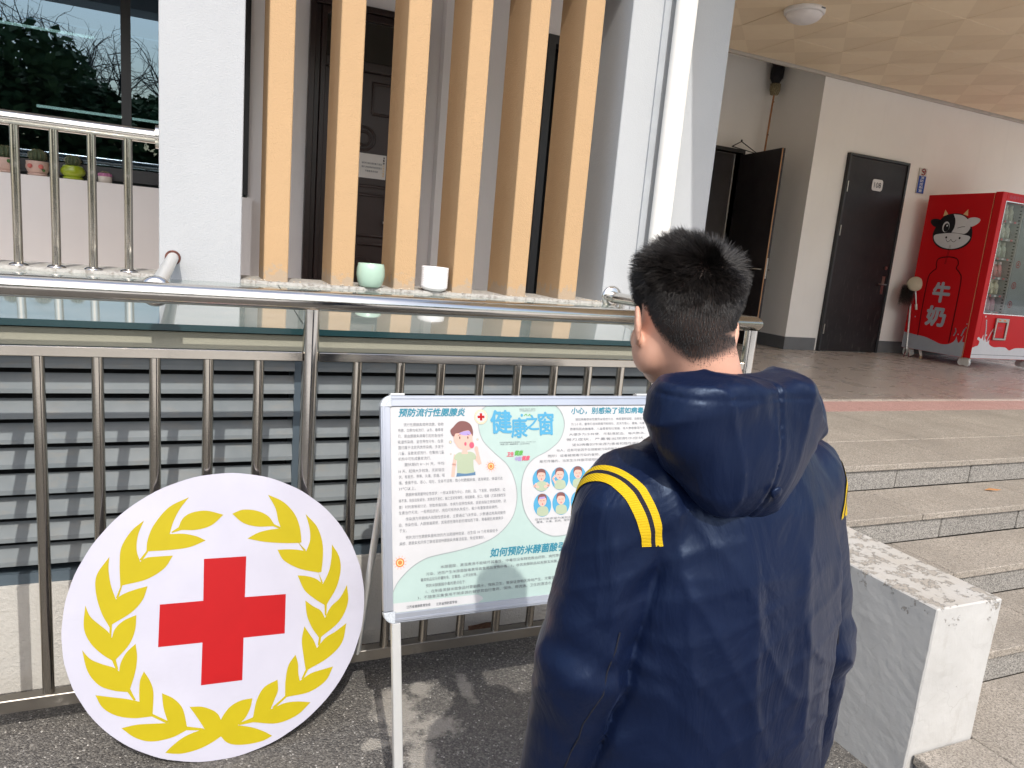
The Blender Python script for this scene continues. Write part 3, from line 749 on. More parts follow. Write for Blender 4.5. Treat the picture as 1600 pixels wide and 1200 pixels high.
# ================================================================== lettering
def text_verts(s, bold=0.0, res=2, shear=0.0):
    cu = bpy.data.curves.new('lettering', 'FONT')
    cu.body = s
    cu.resolution_u = res
    cu.offset = bold
    cu.shear = shear
    ob = bpy.data.objects.new('lettering', cu)
    scene.collection.objects.link(ob)
    dg = bpy.context.evaluated_depsgraph_get()
    me = bpy.data.meshes.new_from_object(ob.evaluated_get(dg))
    V = np.array([v.co[:2] for v in me.vertices]) if len(me.vertices) else np.zeros((0, 2))
    F = [tuple(p.vertices) for p in me.polygons]
    bpy.data.objects.remove(ob); bpy.data.meshes.remove(me); bpy.data.curves.remove(cu)
    return V, F
class Print:
    """flat print: 2D shapes in (u, v) laid on a plane; layer lifts it a hair"""
    def __init__(self, fn):
        self.fn = fn; self.parts = {}
    def _mb(self, mat): return self.parts.setdefault(mat.name, (mat, MB()))[1]
    def poly(self, pts, mat, lift):
        self._mb(mat).add([self.fn(u, v, lift) for u, v in pts], [tuple(range(len(pts)))])
        return self
    def text(self, s, u, v, size, mat, lift, bold=0.0, width=None, shear=0.0, res=2, center=False, height=None, rot=0.0):
        V, F = text_verts(s, 0.0, res, shear)
        if not len(V): return self
        x0, x1 = V[:, 0].min(), V[:, 0].max(); y0, y1 = V[:, 1].min(), V[:, 1].max()
        sx = sy = size
        if width: sx = width/(x1-x0)
        if height: sy = height/(y1-y0)
        X = (V[:, 0]-(x0+x1)/2 if center else V[:, 0]-x0)*sx
        Y = (V[:, 1]-(y0+y1)/2 if center else V[:, 1])*sy
        c, s_ = math.cos(rot), math.sin(rot)
        k = 0 if bold < 0.02 else (4 if bold < 0.04 else 8)
        offs = [(0, 0)]+[(math.cos(2*math.pi*j/k), math.sin(2*math.pi*j/k)) for j in range(k)]
        em = (sy if not width else min(sx, sy))*bold
        for q, (ox, oy) in enumerate(offs):
            self._mb(mat).add([self.fn(u+(a+ox*em)*c-(b+oy*em)*s_, v+(a+ox*em)*s_+(b+oy*em)*c, lift+q*2.5e-5) for a, b in zip(X, Y)], F)
        return self
    def disc(self, u, v, ru, rv, mat, lift, n=28, a0=0, a1=360):
        return self.poly([(u+ru*math.cos(math.radians(a0+(a1-a0)*j/n)), v+rv*math.sin(math.radians(a0+(a1-a0)*j/n))) for j in range(n if a1-a0 >= 360 else n+1)], mat, lift)
    def stroke(self, pts, w, mat, lift):
        P = [Vector(p) for p in pts]
        for i in range(len(P)-1):
            d = (P[i+1]-P[i]); L = d.length
            if L < 1e-6: continue
            d /= L; n = Vector((-d.y, d.x))*w/2; e = d*w*0.25
            self._mb(mat).add([self.fn(*(q), lift) for q in (P[i]-n-e, P[i+1]-n+e, P[i+1]+n+e, P[i]+n-e)], [(0, 1, 2, 3)])
        return self
    def build(self, parent, name, inv=None, names=None):
        out = []
        for mat, mb in self.parts.values():
            me = bpy.data.meshes.new(name)
            me.from_pydata(mb.v, [], mb.f); me.materials.append(mat)
            bm = bmesh.new(); bm.from_mesh(me)
            bmesh.ops.triangulate(bm, faces=[f for f in bm.faces if len(f.verts) > 4], ngon_method='EAR_CLIP')
            bm.to_mesh(me); bm.free(); me.update()
            o = link(bpy.data.objects.new((names or {}).get(mat.name, name), me), parent)
            if inv is not None: o.matrix_parent_inverse = inv
            out.append(o)
        return out
def smooth_poly(pts, sub=5, closed=True):
    """Catmull-Rom through the points; points marked with a third value stay corners"""
    n = len(pts); out = []
    for i in range(n if closed else n-1):
        p1, p2 = pts[i], pts[(i+1) % n]
        p0 = pts[i-1] if (closed or i > 0) else p1
        p3 = pts[(i+2) % n] if (closed or i+2 < n) else p2
        a0 = p1 if len(p1) > 2 else p0
        a3 = p2 if len(p2) > 2 else p3
        for k in range(sub):
            t = k/sub
            def cr(c):
                m1 = (p2[c]-a0[c])*0.5; m2 = (a3[c]-p1[c])*0.5
                if len(p1) > 2: m1 = (p2[c]-p1[c])*1.0-m2*0.0; 
                if len(p2) > 2: m2 = (p2[c]-p1[c])*1.0
                return (2*t**3-3*t*t+1)*p1[c]+(t**3-2*t*t+t)*m1+(-2*t**3+3*t*t)*p2[c]+(t**3-t*t)*m2
            out.append((cr(0), cr(1)))
    if not closed: out.append(tuple(pts[-1][:2]))
    return out
def ink(name, col, rough=0.5, var=0.03): return plain(name, col, rough, 0, var, 20, spec=0.2)
I_WHITE = ink('print_white', (0.66, 0.66, 0.68)); I_RED = ink('print_red', (0.34, 0.005, 0.007)); I_GOLD = ink('print_gold', (0.37, 0.30, 0.006))
I_BLACK = ink('print_black', (0.015, 0.015, 0.018)); I_GREY = ink('print_grey', (0.16, 0.17, 0.18)); I_TEAL = ink('print_teal', (0.035, 0.19, 0.26)); I_SKY = ink('print_sky_blue', (0.07, 0.28, 0.44))
I_MINT = ink('print_mint', (0.35, 0.45, 0.42)); I_PAPER = ink('print_paper', (0.47, 0.47, 0.475)); I_OUT = ink('print_outline', (0.30, 0.33, 0.33)); I_SKIN = ink('print_skin', (0.58, 0.36, 0.30)); I_SAGE = ink('print_sage', (0.33, 0.38, 0.27))
I_HAIR = ink('print_hair_brown', (0.17, 0.075, 0.07)); I_JEAN = ink('print_denim', (0.09, 0.17, 0.27)); I_ORANGE = ink('print_orange', (0.75, 0.17, 0.05)); I_PINK = ink('print_pink', (0.50, 0.09, 0.14)); I_GREEN = ink('print_green', (0.10, 0.32, 0.07))
I_LILAC = ink('print_lilac', (0.32, 0.25, 0.48)); I_BEIGE = ink('print_beige', (0.72, 0.50, 0.25)); I_BLUE = ink('print_blue', (0.012, 0.06, 0.33)); I_BGREY = ink('print_bluegrey', (0.36, 0.38, 0.42)); I_DRED = ink('print_dark_line', (0.05, 0.004, 0.006))

# number on the dark porch door
P = Print(lambda u, v, l: (u, YB-0.0425-l, v))
P.text('108', 7.345, 2.645, 0.1, I_BLACK, 0.001, 0.012, center=True, height=0.062, width=0.112)
P.build(d2, 'lettering')
# notice on the brown corridor door
note = MB().box(1.0, 1.195, YI-0.0015, YI-0.0005, 1.915, 2.078).build('paper_notice', ink('notice_paper', (0.66, 0.63, 0.60)))
note.location = (0, 0.018, 0)
tag(note, 'white printed notice taped to the dark brown corridor door', 'notice')
P = Print(lambda u, v, l: (u, YI-0.0018-l, v))
for k, s in enumerate(('请同学们保持走廊安静卫生整洁', '爱护公物有事请到值班室登记', '不随意丢弃垃圾')):
    P.text(s, 1.095, 2.015-0.026*k, 0.012, I_GREY, 0.0005, 0.02, center=True, width=(0.14, 0.14, 0.09)[k], height=0.013)
for k, s in enumerate('温馨提示请勿喧哗'):
    P.text(s, 1.178, 2.06-0.0175*k, 0.014, I_BEIGE if k > 2 else I_BLACK, 0.0005, 0.03, center=True, width=0.012, height=0.013)
P.build(note, 'lettering')

# ================================================================== porch things
# fire control room sign
sgn = MB().box(8.035, 8.165, YB-0.018, YB-0.002, 2.635, 2.935).build('wall_sign', ink('sign_white', (0.60, 0.55, 0.50)), None, 0.002)
tag(sgn, 'small blue and white room sign on the wall above the red machine', 'sign')
P = Print(lambda u, v, l: (u, YB-0.0185-l, v))
P.poly([(8.038, 2.638), (8.162, 2.638), (8.162, 2.842), (8.038, 2.842)], I_BLUE, 0.001)
for k, s in enumerate('消防控制室'):
    P.text(s, 8.098, 2.822-0.0385*k, 0.04, I_WHITE, 0.002, 0.02, center=True, width=0.058, height=0.032)
P.stroke(smooth_poly([(8.135, 2.905), (8.105, 2.925), (8.070, 2.905), (8.100, 2.885), (8.130, 2.875), (8.105, 2.855), (8.070, 2.862)], 5, False), 0.013, I_RED, 0.002)
P.stroke([(8.085, 2.897), (8.145, 2.898)], 0.008, I_RED, 0.0025); P.stroke([(8.145, 2.898), (8.120, 2.86)], 0.008, I_RED, 0.0025)
P.build(sgn, 'sign_print')

# dome ceiling lamp
lamp = empty('ceiling_lamp', (4.66, 5.10, 3.70))
tag(lamp, 'round white dome lamp fixed to the beige porch ceiling', 'lamp')
def lpp(mb, name, mat): o = mb.build(name, mat, lamp); return o
lpp(MB().lathe([(0, 0.012), (0.165, 0.012), (0.168, 0.002), (0.165, -0.018), (0.150, -0.030), (0.146, -0.026)], (0, 0, 0), 40), 'base_ring', plain('lamp_base', (0.78, 0.76, 0.74), 0.4))
dm = plain('milky_dome', (0.76, 0.73, 0.72), 0.3)
lpp(MB().lathe([(0.148*math.cos(a), -0.026-0.075*math.sin(a)) for a in np.linspace(0, math.pi/2, 12)], (0, 0, 0), 40), 'dome', dm)
lpp(MB().box(0.02, 0.06, -0.172, -0.167, -0.012, -0.002), 'maker_mark', I_GREY)

# duster leaning in the recess corner
dus = empty('ceiling_duster', (6.05, 7.02, 0.65))
tag(dus, 'long ceiling duster with a red and black head leaning in the recess corner', 'duster')
bamb = plain('bamboo', (0.36, 0.16, 0.06), 0.5, 0, 0.3, 15)
pts = [Vector((0, 0, 0)), Vector((0.13, 0.07, 2.0)), Vector((0.16, 0.085, 2.65)), Vector((0.185, 0.095, 3.15))]
MB().tube(pts, 0.011, 10).build('bamboo_pole', bamb, dus)
for k in range(8):
    t = 0.2+0.38*k; c = Vector((0.0625*t, 0.032*t, t))
    MB().tube([c-Vector((0, 0, 0.006)), c+Vector((0, 0, 0.006))], 0.0125, 10).build('bamboo_joint', plain('bamboo_node', (0.12, 0.05, 0.02), 0.6) if k == 0 else bpy.data.materials['bamboo_node'], dus)
def tuft(c, r, h, n, mat, name, par, lean=0.0, jit=0.35, seed=1):
    rg = np.random.default_rng(seed); mb = MB()
    for i in range(n):
        a = rg.random()*6.283; rr = r*math.sqrt(rg.random())
        p0 = Vector((c[0]+rr*0.5*math.cos(a), c[1]+rr*0.5*math.sin(a), c[2]))
        p1 = p0+Vector((rr*0.8*math.cos(a)+rg.normal(0, jit*r*0.4), rr*0.8*math.sin(a)+rg.normal(0, jit*r*0.4), h*(0.55+0.45*rg.random())))
        w = Vector((math.sin(a), -math.cos(a), 0))*0.006
        pm = (p0+p1)/2+Vector((rr*0.35*math.cos(a), rr*0.35*math.sin(a), 0))
        mb.add([p0-w, p0+w, pm+w, pm-w, p1], [(0, 1, 2, 3), (3, 2, 4)])
    return mb.build(name, mat, par, normals=False)
hd = (0.178, 0.092)
MB().lathe([(0.0, 0.0), (0.045, 0.01), (0.062, 0.06), (0.060, 0.13), (0.03, 0.135), (0, 0.135)], (hd[0], hd[1], 2.93), 20).build('bristle_collar', plain('straw_bristle', (0.22, 0.18, 0.10), 0.9, 0, 0.5, 90), dus)
tuft((hd[0], hd[1], 3.04), 0.058, 0.28, 700, plain('black_bristle', (0.010, 0.008, 0.010), 0.8), 'bristles', dus, seed=3)
tuft((hd[0]+0.02, hd[1]-0.03, 3.25), 0.050, 0.22, 160, plain('red_rag', (0.12, 0.003, 0.012), 0.7), 'rag', dus, seed=5)
tuft((hd[0]-0.02, hd[1]-0.01, 3.22), 0.062, 0.24, 300, plain('maroon_rag', (0.035, 0.004, 0.010), 0.8), 'rag', dus, seed=6)
# coat hanger on the open door
hg = MB().tube([(5.70, YR-0.16, 2.93), (5.86, YR-0.12, 3.01), (6.06, YR-0.20, 2.885), (5.70, YR-0.16, 2.93)], 0.006, 8).tube([(5.86, YR-0.12, 3.01), (5.862, YR-0.12, 3.03)], 0.010, 8).build('coat_hanger', I_BLACK)
tag(hg, 'dark coat hanger hooked over the top of the open door', 'hanger')

# mop and pick-up stick beside the machine
mop = empty('mop', (8.075, 6.30, 0.65))
tag(mop, 'flat mop with white pole and grey fringe leaning beside the machine', 'mop')
mop.location = (8.12, 6.02, 0.652)
pole_w = plain('white_mop_pole', (0.58, 0.57, 0.55), 0.35, 0.3)
A = Vector((0, 0, 0.0)); Bv = Vector((-0.055, 0.20, 0.83))
MB().tube([A+Vector((0,0,0.03)), A+(Bv-A)*0.30], 0.017, 14).build('grip', plain('mop_grip', (0.66, 0.62, 0.56), 0.5), mop)
MB().tube([A+(Bv-A)*0.29, Bv], 0.010, 12).build('pole', pole_w, mop)
MB().tube([A+(Bv-A)*0.70, A+(Bv-A)*0.78], 0.019, 12).build('clamp', plain('mop_clamp', (0.62, 0.57, 0.50), 0.5), mop)
MB().tube([A, A+Vector((0, 0, 0.035))], 0.015, 12).build('end_cap', plain('mop_cap', (0.42, 0.30, 0.18), 0.5), mop)
hc = Bv+Vector((-0.035, -0.01, 0.06))
MB().lathe([(0, -0.016), (0.078, -0.012), (0.090, 0.0), (0.078, 0.012), (0, 0.02)], (0, 0, 0), 28).build('head_disc', plain('mop_head', (0.50, 0.43, 0.31), 0.6), mop)
o = [c for c in mop.children if c.name.startswith('head_disc')][0]; o.location = hc; o.rotation_euler = (math.radians(84), 0, math.radians(-52))
mb = MB(); rg = np.random.default_rng(9)
for i in range(900):
    a = math.pi*(0.95+1.2*rg.random()); r0 = 0.085
    p0 = hc+Vector((r0*math.cos(a)*0.9, 0.01+0.02*rg.random(), r0*math.sin(a)))
    tt = rg.random()*2-1.35; p0 = hc+Vector((0.79*0+0.62*r0*tt*1.1, -0.79*r0*tt*1.1*0.5+0.02+0.03*rg.random(), -0.04+0.06*rg.random()))+Vector((-0.02, 0, -0.03))
    L = 0.13+0.10*rg.random()
    p1 = p0+Vector((rg.normal(-0.01, 0.012), rg.normal(0, 0.01), -L*0.6)); p2 = p1+Vector((rg.normal(0, 0.01), rg.normal(0, 0.01), -L*0.4))
    w = Vector((0.003, 0.002, 0))
    mb.add([p0-w, p0+w, p1+w, p1-w, p2+w, p2-w], [(0, 1, 2, 3), (3, 2, 4, 5)])
mb.build('fringe', plain('grey_mop_yarn', (0.17, 0.16, 0.15), 0.95, 0, 0.4, 40), mop, normals=False)
stk = empty('pick_up_stick', (7.98, 6.12, 0.652))
tag(stk, 'thin grey litter picker with a red forked foot leaning left of the mop', 'litter picker')
MB().tube([(0, 0, 0.07), (0.07, 0.12, 0.66)], 0.009, 10).build('rod', M_STEELD, stk)
MB().tube([(0.012, 0, 0.07), (0.085, 0.12, 0.64)], 0.006, 10).build('rod', pole_w, stk)
MB().tube([(0, 0, 0.08), (-0.035, -0.01, 0.045), (-0.045, -0.015, 0.0)], 0.006, 8).tube([(0, 0, 0.08), (0.035, -0.01, 0.045), (0.045, -0.015, 0.0)], 0.006, 8).build('fork', plain('red_plastic', (0.12, 0.012, 0.02), 0.4), stk)
MB().box(-0.02, 0.02, -0.012, 0.012, 0.05, 0.10).build('knuckle', M_STEELD, stk)

# ---- vending machine
VX0, VX1, VY0, VY1, VZ0, VZ1 = 8.07, 9.22, 5.38, 6.27, 0.755, 2.615
vm = empty('vending_machine', (VX0, VY0, 0.65))
tag(vm, 'tall red milk vending machine on white wheels against the porch wall', 'vending machine')
M_VRED = plain('red_vinyl', (0.58, 0.006, 0.010), 0.42, 0, 0.03, 3, spec=0.25)
def V(mb, name, mat, bv=0.0): return attach(mb.build(name, mat, None, bv), vm)
IY = 5.95
V(MB().box(VX0, VX0+0.03, VY0+0.09, VY1, VZ0, VZ1-0.01).box(VX1-0.03, VX1, VY0+0.09, VY1, VZ0, VZ1-0.01).box(VX0+0.03, VX1-0.03, VY1-0.03, VY1, VZ0, VZ1-0.01)
  .box(VX0+0.03, VX1-0.03, VY0+0.09, VY1-0.03, VZ1-0.04, VZ1-0.01).box(VX0+0.03, VX1-0.03, VY0+0.09, VY1-0.03, VZ0, 1.25), 'body', M_VRED, 0.003)
V(MB().box(VX0+0.03, VX1-0.03, IY, VY1-0.031, 1.25, VZ1-0.041), 'inner_back', plain('fridge_lining', (0.16, 0.17, 0.17), 0.6))
GX0, GX1, GZ0, GZ1 = 8.150, 9.14, 1.285, 2.515
V(MB().box(VX0+0.002, GX0, VY0, VY0+0.085, VZ0+0.005, VZ1).box(GX1, VX1-0.002, VY0, VY0+0.085, VZ0+0.005, VZ1).box(GX0, GX1, VY0, VY0+0.085, VZ0+0.005, GZ0).box(GX0, GX1, VY0, VY0+0.085, GZ1, VZ1), 'front_door', M_VRED, 0.004)
V(MB().box(GX0-0.008, GX0, VY0-0.003, VY0+0.02, GZ0-0.008, GZ1+0.008).box(GX0, GX1, VY0-0.003, VY0+0.02, GZ0-0.010, GZ0).box(GX0, GX1, VY0-0.003, VY0+0.02, GZ1, GZ1+0.008).box(GX1, GX1+0.008, VY0-0.003, VY0+0.02, GZ0-0.008, GZ1+0.008), 'window_trim', M_ALU)
fg = NT('display_glass'); t_ = fg.n('ShaderNodeBsdfTransparent'); t_.inputs[0].default_value = (0.86, 0.88, 0.88, 1); g_ = fg.n('ShaderNodeBsdfGlossy'); g_.inputs['Roughness'].default_value = 0.02; x_ = fg.n('ShaderNodeMixShader'); x_.inputs[0].default_value = 0.05
fg.l(t_.outputs[0], x_.inputs[1]); fg.l(g_.outputs[0], x_.inputs[2]); fg.l(x_.outputs[0], fg.out.inputs[0])
V(MB().box(GX0, GX1, VY0+0.012, VY0+0.016, GZ0, GZ1), 'display_glass', fg.m)
SX1 = 8.565
V(MB().box(SX1, SX1+0.012, VY0+0.06, IY, GZ0-0.02, GZ1+0.02), 'divider', plain('perforated_rail', (0.50, 0.52, 0.52), 0.4))
for k in range(34):
    if k == 0: hole = V(MB().box(SX1-0.004, SX1-0.001, VY0+0.075, VY0+0.095, 0, 0.012), 'slot', I_BLACK)
    else:
        hq = hole.copy(); link(hq); hq.parent = vm; hq.matrix_parent_inverse = hole.matrix_parent_inverse.copy(); 
        hq.location = (0, 0, GZ0+0.01+0.036*(k-1))
hole.location = (0, 0, GZ1-0.02)
V(MB().box(SX1+0.012, GX1+0.05, VY0+0.055, VY0+0.07, GZ0-0.02, GZ1+0.02), 'grey_panel', plain('milky_panel', (0.22, 0.25, 0.255), 0.3))
lampm = NT('cabinet_lamp'); lampm.set(Emission_Color=(0.9, 1, 0.95), Emission_Strength=22.0)
V(MB().box(GX0+0.01, SX1-0.02, VY0+0.06, VY0+0.075, GZ1+0.005, GZ1+0.02), 'cabinet_lamp', lampm.m)
M_SHELF = plain('wire_shelf', (0.34, 0.34, 0.33), 0.4, 0.4); M_TICKET = ink('price_ticket', (0.72, 0.72, 0.70)); M_TICKR = ink('price_ticket_red', (0.55, 0.12, 0.12))
cols = [((0.66, 0.68, 0.54), 'cream bottle'), ((0.72, 0.74, 0.64), 'pale bottle'), ((0.58, 0.64, 0.54), 'greenish bottle'), ((0.78, 0.30, 0.30), 'pink bottle'), ((0.78, 0.72, 0.52), 'yellowish bottle'), ((0.68, 0.38, 0.42), 'dusky pink bottle')]
where = ('on the top machine shelf', 'on the second machine shelf', 'on the third machine shelf', 'on the fourth machine shelf', 'on the fifth machine shelf', 'on the lowest machine shelf')
zs = [2.335, 2.135, 1.920, 1.700, 1.500, 1.305]
bprof = [(0, 0), (0.030, 0), (0.034, 0.006), (0.034, 0.075), (0.028, 0.092), (0.018, 0.104), (0.018, 0.110)]
cprof = [(0, 0.138), (0.020, 0.138), (0.022, 0.134), (0.022, 0.110), (0, 0.110)]
for si, z in enumerate(zs):
    sh = V(MB().box(VX0+0.031, SX1-0.001, VY0+0.10, IY, z-0.012, z), 'shelf', M_SHELF)
    V(MB().box(VX0+0.05, SX1-0.002, VY0+0.085, VY0+0.099, z-0.030, z-0.002), 'shelf_lip', plain('shelf_lip', (0.25, 0.25, 0.25), 0.4))
    n = 5
    proto = None
    mcol = plain('bottle_body_%s' % 'abcdef'[si], cols[si][0], 0.35)
    for k in range(n):
        bxk = 8.150+0.088*k
        tk = V(MB().box(bxk-0.022, bxk+0.010, VY0+0.080, VY0+0.084, z-0.028, z-0.006), 'price_ticket', M_TICKET if k % 2 else M_TICKR)
        sp_ = [(bxk+0.036*math.cos(a), VY0+0.115+0.02*a/6.283, z+0.040+0.036*math.sin(a)) for a in np.linspace(0, 6.283, 14)]
        V(MB().tube(sp_, 0.0022, 5, False), 'spiral', M_STEELD)
        for row in range(2):
            if proto is None:
                body = MB().lathe(bprof, (0, 0, 0), 18).build('milk_bottle', mcol)
                cap = MB().lathe(cprof, (0, 0, 0), 16).build('cap', plain('bottle_cap_%s' % 'abcdef'[si], ((0.66, 0.66, 0.58), (0.70, 0.70, 0.62), (0.60, 0.62, 0.54), (0.70, 0.60, 0.58), (0.74, 0.70, 0.62), (0.62, 0.46, 0.48))[si], 0.4), body)
                proto = body; b1, c1 = body, cap
            else:
                b1 = proto.copy(); link(b1); c1 = cap.copy(); link(c1); c1.parent = b1
            b1.location = (bxk, VY0+0.17+row*0.12, z+0.001)
            b1.rotation_euler = (0, 0, rng.random()*6); b1.scale = (1.15, 1.15, 1.28)
            tag(b1, '%s%s %s %s' % ('' if row == 0 else 'rear ', ('leftmost', 'second', 'third', 'fourth', 'rightmost')[k], cols[si][1], where[si]), 'bottle', 'milk bottles inside the vending machine')
# wheels
M_WHL = plain('white_castor', (0.66, 0.66, 0.62), 0.4)
for i, (x, y) in enumerate(((VX0+0.05, VY0+0.06), (VX0+0.05, VY1-0.10), (VX1-0.05, VY0+0.06), (VX1-0.05, VY1-0.10))):
    for dx in (0, 0.07):
        c = (x+dx*0.2, y+dx, 0.70)
        MB_ = MB().tube([(c[0]-0.014, c[1], c[2]), (c[0]+0.014, c[1], c[2])], 0.040, 20)
        V(MB_.box(c[0]-0.018, c[0]+0.018, c[1]-0.03, c[1]+0.03, 0.71, VZ0), 'wheel', M_WHL)
# side print (plane x = VX0): u runs from the back edge to the front edge
def side(y, z, l): return (VX0-0.0008-l, y, z)
P = Print(side)
wave = smooth_poly([(6.268, 0.950, 1), (6.12, 0.935), (5.98, 0.925), (5.86, 0.895), (5.76, 0.870), (5.66, 0.885), (5.60, 0.930), (5.585, 0.985, 1), (5.565, 0.935), (5.552, 0.915, 1), (5.535, 0.925), (5.500, 1.010, 1), (5.505, 0.935), (5.48, 0.93), (5.478, 0.90, 1), (5.478, 0.758, 1), (6.268, 0.758, 1)], 5)
P.poly(wave, I_BGREY, 0.0002)
P.stroke(smooth_poly([(5.62, 0.99), (5.605, 1.04), (5.615, 1.075)], 4, False), 0.014, I_BGREY, 0.0004)
P.stroke(smooth_poly([(5.53, 1.0), (5.51, 1.07), (5.49, 1.10)], 4, False), 0.016, I_BGREY, 0.0004)
P.disc(5.57, 1.01, 0.008, 0.008, I_BGREY, 0.0004); P.disc(6.155, 1.15, 0.008, 0.008, I_BGREY, 0.0004); P.disc(5.49, 1.14, 0.007, 0.007, I_BGREY, 0.0004)
jar = smooth_poly([(6.075, 0.93, 1), (6.085, 1.30), (6.08, 1.62), (6.045, 1.70), (6.0, 1.745), (6.01, 1.80), (5.99, 1.86), (5.88, 1.885), (5.77, 1.87), (5.735, 1.81), (5.75, 1.76), (5.70, 1.71), (5.665, 1.63), (5.66, 1.30), (5.665, 0.90, 1)], 6, False)
P.stroke(jar, 0.012, I_DRED, 0.0003)
P.stroke([(5.885, 2.02), (5.905, 1.80)], 0.004, I_DRED, 0.0006); P.stroke([(5.872, 2.02), (5.892, 1.80)], 0.004, I_DRED, 0.0006)
# plain cow's head
cx, cz = 5.885, 2.195
def cow(pts): return [(cx-a*1.22, cz+b*1.15) for a, b in pts]
P.poly(cow(smooth_poly([(-0.20, -0.045), (-0.17, -0.13), (-0.09, -0.185), (0.02, -0.20), (0.13, -0.175), (0.195, -0.11), (0.20, -0.03), (0.185, 0.03), (0.15, 0.10), (0.07, 0.155), (-0.03, 0.165), (-0.12, 0.135), (-0.17, 0.06)], 5)), I_BLACK, 0.0003)
P.poly(cow(smooth_poly([(-0.14, 0.095), (-0.20, 0.115), (-0.245, 0.10), (-0.235, 0.06), (-0.18, 0.03)], 5)), I_BLACK, 0.0003)
P.poly(cow(smooth_poly([(-0.18, -0.055), (-0.09, -0.035), (0.02, -0.03), (0.12, -0.045), (0.185, -0.065), (0.17, -0.115), (0.11, -0.165), (0.02, -0.188), (-0.08, -0.172), (-0.16, -0.12)], 5)), I_WHITE, 0.0006)
P.poly(cow(smooth_poly([(-0.02, 0.158, 1), (0.07, 0.145), (0.14, 0.095), (0.17, 0.03), (0.15, -0.02), (0.12, -0.038, 1), (0.02, -0.026), (-0.008, -0.026, 1), (0.012, 0.03), (0.008, 0.10)], 5)), I_WHITE, 0.0006)
P.poly(cow(smooth_poly([(0.13, 0.105), (0.19, 0.125), (0.25, 0.105), (0.235, 0.065), (0.17, 0.035)], 5)), I_WHITE, 0.0005)
for s in (-1, 1):
    P.poly(cow([(s*0.075, 0.155), (s*0.115, 0.205), (s*0.125, 0.14)]), I_BEIGE, 0.0002)
P.disc(cx+0.092, cz+0.036, 0.044, 0.062, I_WHITE, 0.0006); P.disc(cx+0.086, cz+0.028, 0.035, 0.050, I_BLACK, 0.0008); P.disc(cx+0.079, cz+0.050, 0.010, 0.011, I_WHITE, 0.001)
P.stroke(cow([(0.045, 0.02), (0.085, 0.032), (0.115, 0.034)]), 0.006, I_BLACK, 0.0008)
P.disc(cx+0.063, cz-0.086, 0.012, 0.013, I_BLACK, 0.0008); P.disc(cx-0.104, cz-0.090, 0.012, 0.013, I_BLACK, 0.0008)
P.stroke(cow(smooth_poly([(-0.05, -0.095), (-0.03, -0.118), (-0.008, -0.105), (0.0, -0.092), (0.010, -0.107), (0.035, -0.118), (0.055, -0.097)], 4, False)), 0.005, I_BLACK, 0.0008)
fm = lambda u, v, l: (VX0-0.0008-l, u, v)
P2 = Print(lambda u, v, l: (VX0-0.0008-l, -u, v))
P2.text('牛', -5.876, 1.470, 0.2, I_BGREY, 0.0005, 0.045, center=True, width=0.205, height=0.225)
P2.build(vm, 'lettering', Matrix.Translation(vm.location).inverted())
P2 = Print(lambda u, v, l: (VX0-0.0008-l, -u, v))
P2.text('奶', -5.888, 1.185, 0.2, I_BGREY, 0.0005, 0.045, center=True, width=0.235, height=0.225)
P.build(vm, 'printed_picture', Matrix.Translation(vm.location).inverted())
P2.build(vm, 'lettering', Matrix.Translation(vm.location).inverted())
V(MB().box(VX0-0.0015, VX0-0.0002, VY0+0.088, VY0+0.091, VZ0, VZ1-0.01), 'edge_trim', I_BEIGE)
# front print
P = Print(lambda u, v, l: (u, VY0-0.0006-l, v))
wave = smooth_poly([(8.075, 0.885, 1), (8.12, 0.90), (8.165, 0.915), (8.175, 0.96), (8.13, 0.985), (8.15, 1.01), (8.20, 0.99), (8.225, 1.04, 1), (8.235, 0.985), (8.26, 0.965), (8.275, 1.0, 1), (8.295, 0.96), (8.32, 0.965), (8.345, 0.985, 1), (8.36, 0.93), (8.45, 0.90), (8.55, 0.905), (8.66, 0.90), (8.74, 0.87), (8.86, 0.90), (9.21, 0.90, 1), (9.21, 0.765, 1), (8.075, 0.765, 1)], 5)
P.poly(wave, I_WHITE, 0.0002)
P.stroke(smooth_poly([(8.258, 0.97), (8.250, 1.10), (8.225, 1.205)], 5, False), 0.018, I_WHITE, 0.0004)
P.stroke(smooth_poly([(8.305, 0.97), (8.345, 1.06), (8.38, 1.11)], 5, False), 0.014, I_WHITE, 0.0004)
for u, v in ((8.20, 1.245), (8.275, 1.035), (8.41, 1.02)): P.disc(u, v, 0.010, 0.011, I_WHITE, 0.0004, 12)
P.text('新鲜牛奶智能售货机', 8.19, 2.548, 0.05, I_PINK, 0.0004, 0.02, width=0.52, height=0.045)
P.stroke([(8.075, 0.808), (9.21, 0.806)], 0.004, I_BLACK, 0.0005)
P.build(vm, 'front_print', Matrix.Translation(vm.location).inverted())
P = Print(lambda u, v, l: (u, VY0+0.0545-l, v))
for k, (s, z) in enumerate((('④', 1.86), ('⑤', 1.62), ('⑥', 1.40))):
    P.text(s, 8.66, z, 0.1, I_RED, 0.0006, 0.02, center=True, width=0.075, height=0.078)
P.build(vm, 'printed_numbers', Matrix.Translation(vm.location).inverted())
